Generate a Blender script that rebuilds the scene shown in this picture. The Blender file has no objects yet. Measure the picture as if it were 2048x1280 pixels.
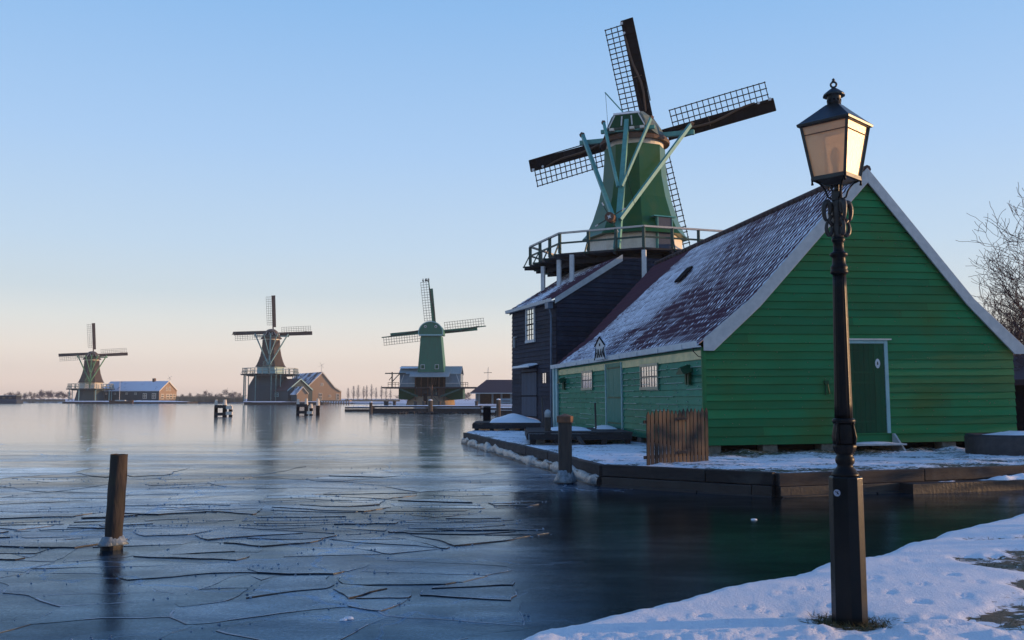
import bpy, math, random
from mathutils import Vector, Matrix, noise
R = math.radians
S = bpy.context.scene
COL = S.collection
random.seed(7)

# ------------------------------------------------------------------ camera
F_PX = 1842.0
PITCH = math.atan(157 / F_PX)
CAM = Vector((0, 0, 1.9))
cam = bpy.data.objects.new('camera', bpy.data.cameras.new('camera'))
COL.objects.link(cam)
S.camera = cam
cam.data.sensor_width = 36
cam.data.lens = 36 * F_PX / 2048
cam.data.clip_start = 0.1
cam.data.clip_end = 6000
cam.location = CAM
cam.rotation_euler = (R(90) + PITCH, 0, 0)

# ------------------------------------------------------------------ sky and sun
SUN_AZ, SUN_EL = 8.6, 5.0          # degrees, azimuth counter-clockwise from +X
w = bpy.data.worlds.new('World')
S.world = w
w.use_nodes = True
wn, wl = w.node_tree.nodes, w.node_tree.links
bg = wn['Background']
sky = wn.new('ShaderNodeTexSky')
sky.sky_type = 'NISHITA'
sky.sun_disc = False
sky.sun_elevation = R(SUN_EL)
sky.sun_rotation = R(90 - SUN_AZ)
sky.dust_density = 1.0
sky.ozone_density = 3.0
tc = wn.new('ShaderNodeTexCoord')
sep = wn.new('ShaderNodeSeparateXYZ')
wl.new(tc.outputs['Generated'], sep.inputs[0])
ramp = wn.new('ShaderNodeValToRGB')
wl.new(sep.outputs['Z'], ramp.inputs['Fac'])
stops = [(0.0, (.74, .61, .56)), (.015, (.88, .73, .65)), (.05, (.87, .79, .72)), (.08, (.77, .785, .765)),
         (.11, (.63, .72, .78)), (.16, (.54, .69, .85)), (.26, (.41, .61, .89)), (.40, (.27, .50, .84)), (.65, (.10, .25, .60)), (1.0, (.045, .14, .44))]
el = ramp.color_ramp.elements
while len(el) < len(stops):
    el.new(0.5)
for e, (p, c) in zip(el, stops):
    e.position = p
    e.color = (*c, 1)
sc_ = wn.new('ShaderNodeVectorMath'); sc_.operation = 'SCALE'; sc_.inputs['Scale'].default_value = 9.6
wl.new(ramp.outputs['Color'], sc_.inputs[0])
sk2 = wn.new('ShaderNodeVectorMath'); sk2.operation = 'SCALE'; sk2.inputs['Scale'].default_value = .12
wl.new(sky.outputs[0], sk2.inputs[0])
ad = wn.new('ShaderNodeVectorMath'); ad.operation = 'ADD'
wl.new(sc_.outputs[0], ad.inputs[0]); wl.new(sk2.outputs[0], ad.inputs[1])
wl.new(ad.outputs[0], bg.inputs['Color'])
bg.inputs['Strength'].default_value = .1

sun = bpy.data.objects.new('sun', bpy.data.lights.new('sun', 'SUN'))
COL.objects.link(sun)
sun.data.energy = 4.7
sun.data.color = (1.0, .60, .30)
sun.data.angle = R(.5)
sd = Vector((math.cos(R(SUN_EL)) * math.cos(R(SUN_AZ)), math.cos(R(SUN_EL)) * math.sin(R(SUN_AZ)), math.sin(R(SUN_EL))))
sun.rotation_euler = (-sd).to_track_quat('-Z', 'Y').to_euler()
S.view_settings.view_transform = 'Standard'
S.view_settings.look = 'None'
S.view_settings.exposure = 0.06
S.view_settings.gamma = 1

# ------------------------------------------------------------------ helpers
def ray(px, py):
    u, v = (px - 1024) / F_PX, (640 - py) / F_PX
    return Vector((u, math.cos(PITCH) - v * math.sin(PITCH), math.sin(PITCH) + v * math.cos(PITCH)))
def atY(px, py, Y):
    d = ray(px, py)
    return CAM + d * (Y / d.y)
def atz(px, py, z):
    d = ray(px, py)
    return CAM + d * ((z - CAM.z) / d.z)
def nz(x, y, z=0, s=1.0):
    return noise.noise(Vector((x * s, y * s, z * s)))
def fbm(x, y, z=0, s=1.0, o=4):
    return noise.fractal(Vector((x * s, y * s, z * s)), 1.0, 2.0, o)
def sm(a, b, x):
    t = max(0, min(1, (x - a) / (b - a)))
    return t * t * (3 - 2 * t)
def lerp(a, b, t):
    return a + (b - a) * t

class MB:
    """collects shapes; build() links them as one mesh object"""
    def __init__(s):
        s.v = []; s.f = []; s.t = []; s.m = []; s.tone = None; s.cuts = []
    def add(s, vs, fs, tone=None, mask=None):
        b = len(s.v); s.cuts.append((b, len(s.f)))
        s.v += [tuple(v) for v in vs]
        s.f += [tuple(i + b for i in f) for f in fs]
        tn = tone if tone is not None else (s.tone if s.tone is not None else random.random())
        s.t += [tn] * len(fs)
        s.m += list(mask) if mask is not None else [0.0] * len(vs)
        return s
    def quad(s, a, b, c, d, tone=None):
        return s.add([a, b, c, d], [(0, 1, 2, 3)], tone)
    def box(s, lo, hi, tone=None):
        x0, y0, z0 = lo; x1, y1, z1 = hi
        vs = [(x0, y0, z0), (x1, y0, z0), (x1, y1, z0), (x0, y1, z0), (x0, y0, z1), (x1, y0, z1), (x1, y1, z1), (x0, y1, z1)]
        return s.add(vs, [(3, 2, 1, 0), (4, 5, 6, 7), (0, 1, 5, 4), (1, 2, 6, 5), (2, 3, 7, 6), (3, 0, 4, 7)], tone)
    def beam(s, p, q, w, h, up=(0, 0, 1), w2=None, h2=None, tone=None):
        p, q = Vector(p), Vector(q); d = (q - p).normalized(); up = Vector(up)
        if abs(d.dot(up)) > .98: up = Vector((0, 1, 0)) if abs(d.y) < .9 else Vector((1, 0, 0))
        sx = d.cross(up).normalized(); sy = sx.cross(d).normalized()
        w2 = w if w2 is None else w2; h2 = h if h2 is None else h2
        vs = []
        for c, a, b in ((p, w, h), (q, w2, h2)):
            for i, j in ((-1, -1), (1, -1), (1, 1), (-1, 1)):
                vs.append(c + sx * (a / 2 * i) + sy * (b / 2 * j))
        return s.add(vs, [(0, 1, 2, 3), (7, 6, 5, 4), (0, 4, 5, 1), (1, 5, 6, 2), (2, 6, 7, 3), (3, 7, 4, 0)], tone)
    def tube(s, pts, rs, n=6, tone=None, cap=True):
        pts = [Vector(p) for p in pts]
        if not hasattr(rs, '__len__'): rs = [rs] * len(pts)
        vs = []; fs = []
        d0 = (pts[1] - pts[0]).normalized()
        up = Vector((0, 0, 1)) if abs(d0.z) < .9 else Vector((1, 0, 0))
        sx = d0.cross(up).normalized()
        for i, p in enumerate(pts):
            if i == 0: d = d0
            elif i == len(pts) - 1: d = (pts[i] - pts[i - 1]).normalized()
            else: d = (pts[i + 1] - pts[i - 1]).normalized()
            sx = (sx - d * sx.dot(d))
            if sx.length < 1e-6: sx = d.orthogonal()
            sx.normalize(); sy = d.cross(sx)
            for k in range(n):
                a = 2 * math.pi * k / n
                vs.append(p + sx * (math.cos(a) * rs[i]) + sy * (math.sin(a) * rs[i]))
        for i in range(len(pts) - 1):
            for k in range(n):
                a, b = i * n + k, i * n + (k + 1) % n
                fs.append((a, b, b + n, a + n))
        if cap:
            fs.append(tuple(range(n - 1, -1, -1))); fs.append(tuple((len(pts) - 1) * n + k for k in range(n)))
        return s.add(vs, fs, tone)
    def lathe(s, prof, n=24, c=(0, 0), rf=None, phase=0, tone=None, cap=True):
        vs = []; fs = []
        for r, z in prof:
            for k in range(n):
                a = 2 * math.pi * k / n + phase
                rr = r * (rf(a, z) if rf else 1)
                vs.append((c[0] + math.cos(a) * rr, c[1] + math.sin(a) * rr, z))
        for i in range(len(prof) - 1):
            for k in range(n):
                a, b = i * n + k, i * n + (k + 1) % n
                fs.append((a, b, b + n, a + n))
        if cap:
            fs.append(tuple(range(n - 1, -1, -1))); fs.append(tuple((len(prof) - 1) * n + k for k in range(n)))
        return s.add(vs, fs, tone)
    def prism(s, poly, ext, tone=None):
        """poly: list of 3D points (planar), ext: extrusion vector"""
        e = Vector(ext); n = len(poly)
        a = [Vector(p) for p in poly]; b = [p + e for p in a]
        fs = [tuple(range(n - 1, -1, -1)), tuple(range(n, 2 * n))]
        fs += [(i, (i + 1) % n, (i + 1) % n + n, i + n) for i in range(n)]
        return s.add(a + b, fs, tone)
    def grid(s, nu, nv, fn, tone=None, mfn=None):
        vs = []; mk = []
        for j in range(nv + 1):
            for i in range(nu + 1):
                r = fn(i / nu, j / nv)
                if mfn: vs.append(r[0]); mk.append(r[1])
                else: vs.append(r)
        W = nu + 1
        fs = [(j * W + i, j * W + i + 1, (j + 1) * W + i + 1, (j + 1) * W + i) for j in range(nv) for i in range(nu)]
        return s.add(vs, fs, tone, mk if mfn else None)
    def build(s, name, m, parent=None, smooth=False, bevel=0, recalc=True):
        me = bpy.data.meshes.new(name)
        me.from_pydata(s.v, [], s.f)
        a = me.attributes.new('tone', 'FLOAT', 'FACE'); a.data.foreach_set('value', s.t)
        if any(s.m):
            a = me.attributes.new('mask', 'FLOAT', 'POINT'); a.data.foreach_set('value', s.m)
        me.materials.append(m)
        if recalc:
            import bmesh
            bm = bmesh.new(); bm.from_mesh(me)
            bmesh.ops.recalc_face_normals(bm, faces=bm.faces)
            bm.to_mesh(me); bm.free()
        if smooth: me.polygons.foreach_set('use_smooth', [True] * len(me.polygons))
        o = bpy.data.objects.new(name, me); COL.objects.link(o)
        if parent: o.parent = parent
        if bevel:
            b = o.modifiers.new('bevel', 'BEVEL'); b.width = bevel; b.segments = 2; b.limit_method = 'ANGLE'
        return o

def build_each(mb, name, m, parent=None, **kw):
    """every piece added to the builder becomes a mesh object of its own"""
    out = []; cs = mb.cuts + [(len(mb.v), len(mb.f))]
    for (v0, f0), (v1, f1) in zip(cs, cs[1:]):
        q = MB(); q.v = mb.v[v0:v1]; q.f = [tuple(i - v0 for i in f) for f in mb.f[f0:f1]]; q.t = mb.t[f0:f1]; q.m = mb.m[v0:v1]
        out.append(q.build(name, m, parent, **kw))
    return out
def thing(name, label, cat, loc=(0, 0, 0), rz=0, group=None, ry=0):
    o = bpy.data.objects.new(name, None); COL.objects.link(o)
    o.location = loc; o.rotation_euler = (0, ry, rz)
    o.empty_display_size = .3
    return tag(o, label, cat, group)
def tag(o, label, cat, group=None):
    o['label'] = label; o['category'] = cat
    if group: o['group'] = group
    return o
def struct(o, label=None):
    o['kind'] = 'structure'
    if label: o['label'] = label
    return o
def stuff(o, label, cat):
    o['kind'] = 'stuff'; o['label'] = label; o['category'] = cat
    return o
def copy_tree(o, parent=None, label=None):
    c = o.copy(); COL.objects.link(c)
    if parent: c.parent = parent
    if label: c['label'] = label
    for ch in [x for x in bpy.data.objects if x.parent == o]:
        copy_tree(ch, c)
    return c

# ------------------------------------------------------------------ materials
def mat(name, c, c2=None, rough=.7, nscale=3, stretch=(1, 1, 1), bump=.3, bscale=25, bstretch=None, tone=.0,
        spec=.5, metal=0, bdist=.01, contrast=(.35, .65), dirt=None, dirtscale=1.2, dirtamt=.5):
    m = bpy.data.materials.new(name); m.use_nodes = True
    N, L = m.node_tree.nodes, m.node_tree.links
    p = N['Principled BSDF']
    p.inputs['Roughness'].default_value = rough
    p.inputs['Specular IOR Level'].default_value = spec
    p.inputs['Metallic'].default_value = metal
    co = N.new('ShaderNodeTexCoord')
    mp = N.new('ShaderNodeMapping'); mp.inputs['Scale'].default_value = stretch
    L.new(co.outputs['Object'], mp.inputs[0])
    n1 = N.new('ShaderNodeTexNoise'); n1.inputs['Scale'].default_value = nscale; n1.inputs['Detail'].default_value = 6
    n1.inputs['Roughness'].default_value = .6
    L.new(mp.outputs[0], n1.inputs[0])
    mr = N.new('ShaderNodeMapRange'); mr.inputs[1].default_value = contrast[0]; mr.inputs[2].default_value = contrast[1]
    L.new(n1.outputs[0], mr.inputs[0])
    mx = N.new('ShaderNodeMix'); mx.data_type = 'RGBA'
    mx.inputs['A'].default_value = (*c, 1); mx.inputs['B'].default_value = (*(c2 or [x * .65 for x in c]), 1)
    L.new(mr.outputs[0], mx.inputs['Factor'])
    out = mx.outputs['Result']
    if tone:
        at = N.new('ShaderNodeAttribute'); at.attribute_name = 'tone'
        tm = N.new('ShaderNodeMapRange'); tm.inputs[3].default_value = 1 - tone; tm.inputs[4].default_value = 1 + tone
        L.new(at.outputs['Fac'], tm.inputs[0])
        vm = N.new('ShaderNodeVectorMath'); vm.operation = 'SCALE'
        L.new(out, vm.inputs[0]); L.new(tm.outputs[0], vm.inputs['Scale']); out = vm.outputs[0]
    if dirt:
        n3 = N.new('ShaderNodeTexNoise'); n3.inputs['Scale'].default_value = dirtscale; n3.inputs['Detail'].default_value = 8
        L.new(co.outputs['Object'], n3.inputs[0])
        m3 = N.new('ShaderNodeMapRange'); m3.inputs[1].default_value = .5; m3.inputs[2].default_value = .75; m3.inputs[4].default_value = dirtamt
        L.new(n3.outputs[0], m3.inputs[0])
        x3 = N.new('ShaderNodeMix'); x3.data_type = 'RGBA'; x3.inputs['B'].default_value = (*dirt, 1)
        L.new(out, x3.inputs['A']); L.new(m3.outputs[0], x3.inputs['Factor']); out = x3.outputs['Result']
    L.new(out, p.inputs['Base Color'])
    if bump:
        n2 = N.new('ShaderNodeTexNoise'); n2.inputs['Scale'].default_value = bscale; n2.inputs['Detail'].default_value = 5
        mp2 = N.new('ShaderNodeMapping'); mp2.inputs['Scale'].default_value = bstretch or stretch
        L.new(co.outputs['Object'], mp2.inputs[0]); L.new(mp2.outputs[0], n2.inputs[0])
        b = N.new('ShaderNodeBump'); b.inputs['Strength'].default_value = bump; b.inputs['Distance'].default_value = bdist
        L.new(n2.outputs[0], b.inputs['Height']); L.new(b.outputs[0], p.inputs['Normal'])
    return m

def satin(m, fac, rough, tint=(1, 1, 1)):
    """painted wood whose sheen stays low even at grazing angles (old, uneven paint)"""
    N, L = m.node_tree.nodes, m.node_tree.links
    p = N['Principled BSDF']; out = [x for x in N if x.type == 'OUTPUT_MATERIAL'][0]
    d = N.new('ShaderNodeBsdfDiffuse'); g = N.new('ShaderNodeBsdfGlossy'); g.inputs['Roughness'].default_value = rough; g.inputs['Color'].default_value = (*tint, 1)
    L.new(p.inputs['Base Color'].links[0].from_socket, d.inputs['Color'])
    if p.inputs['Normal'].links:
        for q in (d, g): L.new(p.inputs['Normal'].links[0].from_socket, q.inputs['Normal'])
    x = N.new('ShaderNodeMixShader'); x.inputs[0].default_value = fac
    L.new(d.outputs[0], x.inputs[1]); L.new(g.outputs[0], x.inputs[2]); L.new(x.outputs[0], out.inputs['Surface'])
    N.remove(p)
    return m
GREEN = mat('green_paint', (.006, .185, .066), (.012, .15, .042), spec=.25, rough=.6, nscale=1.1, stretch=(.5, .5, 2), bump=.35, bscale=30, bstretch=(1, 1, 10), tone=.20, bdist=.004, dirt=(.05, .115, .018), dirtscale=.5, dirtamt=.75)
GREEN_GLOSS = mat('glossy_green_paint', (.010, .15, .095), (.012, .12, .075), rough=.25, nscale=2, bump=.3, bscale=3.0, bstretch=(1, .5, 1), tone=.15, bdist=.02, spec=.015, dirt=(.05, .19, .14), dirtscale=3, dirtamt=.4)
satin(GREEN_GLOSS, .055, .22, (.55, .9, .85))
GREEN_DARK = mat('dark_green_paint', (.004, .070, .030), (.007, .055, .024), spec=.15, rough=.5, nscale=6, stretch=(1, 1, .2), bump=.3, bscale=20, bstretch=(3, 3, .3), tone=.2)
MILL_GREEN = mat('mill_green_paint', (.004, .085, .026), (.022, .095, .010), spec=.4, rough=.36, nscale=1.6, stretch=(1, 1, .35), bump=.25, bscale=12, bstretch=(2, 2, .1), dirt=(.07, .10, .03), dirtscale=1.5, dirtamt=.4)
TEAL = mat('teal_paint', (.10, .36, .32), (.08, .28, .25), rough=.5, nscale=4, bump=.2, tone=.1)
TEAL_PALE = mat('pale_teal_paint', (.30, .50, .50), (.24, .42, .43), rough=.55, nscale=3, bump=.2, tone=.08)
NAVY = mat('dark_tarred_boards', (.020, .027, .050), (.013, .018, .034), rough=.75, nscale=5, stretch=(1, 1, 3), bump=.6, bscale=28, bstretch=(1, 1, 5), tone=.25, bdist=.006, spec=.2, dirt=(.05, .065, .10), dirtscale=2, dirtamt=.35)
NAVY_PLAIN = mat('dark_blue_boards', (.035, .058, .10), (.025, .042, .075), rough=.7, nscale=8, stretch=(3, 3, .5), bump=.5, bscale=15, bstretch=(5, 5, .4), tone=.1)
WHITE = mat('weathered_white_paint', (.62, .64, .64), (.5, .52, .53), rough=.6, nscale=6, bump=.25, tone=.06)
GREYWHITE = mat('grey_white_paint', (.47, .50, .50), (.38, .41, .42), rough=.65, nscale=5, bump=.3, tone=.06)
TAR = mat('tarred_wood', (.006, .006, .009), (.014, .013, .016), spec=.05, rough=.8, nscale=12, bump=.4, tone=.3)
SAILCLOTH = mat('rolled_brown_sailcloth', (.12, .075, .05), (.08, .05, .035), rough=.9, nscale=14, bump=.5)
SAILCLOTH_DARK = mat('rolled_dark_sailcloth', (.03, .028, .035), (.045, .04, .045), rough=.9, nscale=14, bump=.5)
BLACKWOOD = mat('black_stage_timber', (.018, .017, .02), (.03, .027, .03), rough=.85, nscale=9, bump=.5, tone=.3)
DARKGREEN_RAIL = mat('dark_green_rail_paint', (.012, .06, .045), (.018, .05, .04), rough=.55, nscale=8, bump=.2, tone=.1)
PALEWOOD = mat('grey_weathered_rail', (.62, .57, .50), (.48, .44, .39), rough=.8, nscale=9, bump=.4)
CREAM = mat('cream_white_paint', (.72, .66, .56), (.6, .55, .47), rough=.6, nscale=6, bump=.2)
BROWN = mat('brown_wood', (.14, .075, .045), (.09, .05, .035), rough=.8, nscale=9, bump=.5, tone=.15)
THATCH = mat('dark_thatch', (.075, .055, .045), (.045, .036, .034), rough=.95, nscale=8, stretch=(1, 1, .2), bump=.7, bscale=30, bstretch=(1, 1, .15), tone=.08)
CAPMAT = mat('ribbed_cap_cladding', (.10, .15, .13), (.07, .10, .09), rough=.6, nscale=8, bump=.8, bscale=6, bstretch=(.2, 4, .2), bdist=.03)
RED = mat('red_paint', (.28, .03, .02), rough=.5, bump=0)
PICKET = mat('brown_picket_wood', (.048, .030, .022), (.024, .019, .017), rough=.85, nscale=14, stretch=(1, 1, .15), bump=.6, bscale=40, bstretch=(1, 1, .1), tone=.5)
POSTWOOD = mat('weathered_grey_post_wood', (.085, .07, .06), (.05, .043, .04), rough=.85, nscale=12, stretch=(1, 1, .12), bump=.8, bscale=30, bstretch=(1, 1, .1), tone=.15)
POSTCAP = mat('rusty_brown_post_cap', (.22, .10, .05), (.13, .07, .045), rough=.8, nscale=9, bump=.4)
QUAYWOOD = mat('dark_quay_timber', (.040, .033, .031), (.022, .019, .019), rough=.85, nscale=5, stretch=(.6, .6, 4), bump=.8, bscale=18, bstretch=(.5, .5, 6), tone=.35, dirt=(.09, .085, .08), dirtscale=2.5, dirtamt=.5)
QUAYLOW = mat('wet_dark_quay_beam', (.025, .022, .022), (.014, .013, .013), rough=.5, nscale=5, bump=.8, bscale=14, tone=.3, dirt=(.06, .06, .06), dirtscale=2.5, dirtamt=.4)
CONCRETE = mat('mossy_concrete', (.20, .18, .15), (.12, .12, .09), rough=.95, nscale=14, bump=.8, bscale=50)
VOID = mat('floor_shade', (.012, .011, .01), rough=1, bump=0)  # near-black colour standing in for shade in open spaces
IRON = mat('cast_iron_black_paint', (.006, .007, .008), (.012, .010, .009), rough=.42, nscale=18, bump=.4, bscale=60, dirt=(.02, .014, .010), dirtscale=9, dirtamt=.4, bdist=.002, spec=.14)
IRONBROWN = mat('bronzed_cast_iron', (.035, .027, .02), (.02, .017, .015), rough=.45, nscale=22, bump=.7, bscale=70, bdist=.002)
BASEIRON = mat('dark_green_black_lamp_base', (.005, .008, .009), (.008, .010, .010), rough=.27, nscale=12, bump=.45, bscale=45, bdist=.0015, dirt=(.012, .011, .010), dirtscale=5, dirtamt=.3, spec=.22)
COPPER = mat('dark_lantern_roof_metal', (.035, .03, .028), (.05, .055, .05), rough=.38, nscale=10, bump=.4, bscale=30, metal=.4, bdist=.003)
GLASSDARK = mat('dark_window_glass', (.02, .025, .03), rough=.06, bump=.15, bscale=3, spec=.9)
def glass_pane():
    m = bpy.data.materials.new('bright_reflecting_glass'); m.use_nodes = True
    p = m.node_tree.nodes['Principled BSDF']
    p.inputs['Base Color'].default_value = (.88, .92, .92, 1); p.inputs['Roughness'].default_value = .12
    p.inputs['Metallic'].default_value = .9
    return m
GLASS = glass_pane()
BRICK = mat('pale_stone_base', (.34, .24, .15), (.22, .17, .12), rough=.9, nscale=9, bump=.5)
BROWNBOARD = mat('brown_barn_boards', (.36, .25, .17), (.28, .20, .14), rough=.8, nscale=2, stretch=(1, 1, 6), bump=.5, bscale=4, bstretch=(.3, .3, 8), tone=.1, bdist=.03)
DARKTEAL = mat('dark_teal_boards', (.02, .055, .07), (.015, .04, .055), rough=.7, nscale=2, stretch=(1, 1, 5), bump=.4, bscale=4, bstretch=(.3, .3, 8), tone=.1)
PALT_GREEN = mat('green_paltrok_boards', (.02, .15, .09), (.025, .12, .07), rough=.55, nscale=1.5, stretch=(2, 2, .4), bump=.4, bscale=5, bstretch=(5, 5, .2), tone=.05)
ZINC = mat('pale_ribbed_metal_roof', (.30, .36, .37), (.22, .28, .30), rough=.5, nscale=1.5, stretch=(6, .3, 1), bump=.6, bscale=3, bstretch=(8, .2, .2), bdist=.05)
PALEBOARD = mat('pale_blue_boards', (.20, .27, .32), (.14, .20, .25), rough=.7, nscale=1.5, bump=.3)
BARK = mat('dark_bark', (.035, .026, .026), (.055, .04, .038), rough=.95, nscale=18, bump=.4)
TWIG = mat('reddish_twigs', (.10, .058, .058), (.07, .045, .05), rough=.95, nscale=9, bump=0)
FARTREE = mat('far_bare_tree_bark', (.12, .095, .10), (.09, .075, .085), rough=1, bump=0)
REED = mat('dry_reed', (.36, .26, .17), (.22, .16, .11), rough=1, nscale=.4, bump=0, tone=.25)
BIRD = mat('dark_bird_feathers', (.02, .02, .022), rough=.8, bump=0)
TUB = mat('dark_wet_tub_wall', (.022, .023, .026), (.04, .04, .044), rough=.6, nscale=6, bump=.5)

def snowmat(name, grass=(.06, .05, .016), grass2=(.13, .08, .03), base=(.86, .87, .88), bs=14, bump=.5):
    m = bpy.data.materials.new(name); m.use_nodes = True
    N, L = m.node_tree.nodes, m.node_tree.links
    p = N['Principled BSDF']; p.inputs['Roughness'].default_value = .55
    p.inputs['Specular IOR Level'].default_value = .4
    co = N.new('ShaderNodeTexCoord')
    n1 = N.new('ShaderNodeTexNoise'); n1.inputs['Scale'].default_value = bs; n1.inputs['Detail'].default_value = 9; n1.inputs['Roughness'].default_value = .65
    L.new(co.outputs['Object'], n1.inputs[0])
    at = N.new('ShaderNodeAttribute'); at.attribute_name = 'mask'
    n2 = N.new('ShaderNodeTexNoise'); n2.inputs['Scale'].default_value = 22; n2.inputs['Detail'].default_value = 8
    mp = N.new('ShaderNodeMapping'); mp.inputs['Scale'].default_value = (.5, 1, 1)
    L.new(co.outputs['Object'], mp.inputs[0]); L.new(mp.outputs[0], n2.inputs[0])
    a = N.new('ShaderNodeMath'); a.operation = 'ADD'; L.new(at.outputs['Fac'], a.inputs[0]); L.new(n2.outputs[0], a.inputs[1])
    r = N.new('ShaderNodeMapRange'); r.inputs[1].default_value = .93; r.inputs[2].default_value = 1.02; L.new(a.outputs[0], r.inputs[0])
    n3 = N.new('ShaderNodeTexNoise'); n3.inputs['Scale'].default_value = 30; L.new(co.outputs['Object'], n3.inputs[0])
    g = N.new('ShaderNodeMix'); g.data_type = 'RGBA'; g.inputs['A'].default_value = (*grass, 1); g.inputs['B'].default_value = (*grass2, 1)
    L.new(n3.outputs[0], g.inputs['Factor'])
    x = N.new('ShaderNodeMix'); x.data_type = 'RGBA'; x.inputs['A'].default_value = (*base, 1)
    L.new(g.outputs['Result'], x.inputs['B']); L.new(r.outputs[0], x.inputs['Factor']); L.new(x.outputs['Result'], p.inputs['Base Color'])
    b = N.new('ShaderNodeBump'); b.inputs['Strength'].default_value = bump; b.inputs['Distance'].default_value = .02
    L.new(n1.outputs[0], b.inputs['Height']); L.new(b.outputs[0], p.inputs['Normal'])
    return m
SNOW = snowmat('snow')
BANKSNOW = snowmat('bank_snow', bump=.85, bs=38)
QUAYSNOW = snowmat('quay_snow', grass=(.035, .045, .012), grass2=(.06, .05, .025), bump=.8, bs=9)

def tilemat(name, thr=.5, c=(.105, .022, .032), c2=(.040, .012, .022)):
    m = bpy.data.materials.new(name); m.use_nodes = True
    N, L = m.node_tree.nodes, m.node_tree.links
    p = N['Principled BSDF']; p.inputs['Roughness'].default_value = .7
    co = N.new('ShaderNodeTexCoord')
    at = N.new('ShaderNodeAttribute'); at.attribute_name = 'mask'
    tn = N.new('ShaderNodeAttribute'); tn.attribute_name = 'tone'
    n1 = N.new('ShaderNodeTexNoise'); n1.inputs['Scale'].default_value = 12; n1.inputs['Detail'].default_value = 4
    L.new(co.outputs['Object'], n1.inputs[0])
    cm = N.new('ShaderNodeMix'); cm.data_type = 'RGBA'; cm.inputs['A'].default_value = (*c, 1); cm.inputs['B'].default_value = (*c2, 1)
    L.new(n1.outputs[0], cm.inputs['Factor'])
    r = N.new('ShaderNodeMapRange'); r.inputs[1].default_value = thr - .03; r.inputs[2].default_value = thr + .03
    L.new(at.outputs['Fac'], r.inputs[0])
    x = N.new('ShaderNodeMix'); x.data_type = 'RGBA'; x.inputs['B'].default_value = (.78, .79, .83, 1)
    L.new(cm.outputs['Result'], x.inputs['A']); L.new(r.outputs[0], x.inputs['Factor']); L.new(x.outputs['Result'], p.inputs['Base Color'])
    b = N.new('ShaderNodeBump'); b.inputs['Strength'].default_value = .3; b.inputs['Distance'].default_value = .005
    L.new(n1.outputs[0], b.inputs['Height']); L.new(b.outputs[0], p.inputs['Normal'])
    return m
TILE = tilemat('snowy_red_pantiles')

def farroof(name, c, amount=.5, scale=.35, stretch=(1, 1, 1)):
    m = bpy.data.materials.new(name); m.use_nodes = True
    N, L = m.node_tree.nodes, m.node_tree.links
    p = N['Principled BSDF']; p.inputs['Roughness'].default_value = .8
    co = N.new('ShaderNodeTexCoord'); mp = N.new('ShaderNodeMapping'); mp.inputs['Scale'].default_value = stretch
    L.new(co.outputs['Object'], mp.inputs[0])
    n = N.new('ShaderNodeTexNoise'); n.inputs['Scale'].default_value = scale; n.inputs['Detail'].default_value = 9; n.inputs['Roughness'].default_value = .7
    L.new(mp.outputs[0], n.inputs[0])
    r = N.new('ShaderNodeMapRange'); r.inputs[1].default_value = 1 - amount - .05; r.inputs[2].default_value = 1 - amount + .05
    L.new(n.outputs[0], r.inputs[0])
    x = N.new('ShaderNodeMix'); x.data_type = 'RGBA'; x.inputs['A'].default_value = (*c, 1); x.inputs['B'].default_value = (.72, .74, .8, 1)
    L.new(r.outputs[0], x.inputs['Factor']); L.new(x.outputs['Result'], p.inputs['Base Color'])
    return m
ROOF_HEAVY = farroof('mostly_snowy_roof', (.07, .045, .05), .62, .25)
ROOF_HALF = farroof('patchy_snowy_roof', (.06, .035, .042), .50, .3)
ROOF_BARE = farroof('bare_red_brown_roof', (.065, .036, .042), .28, .4)

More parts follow.
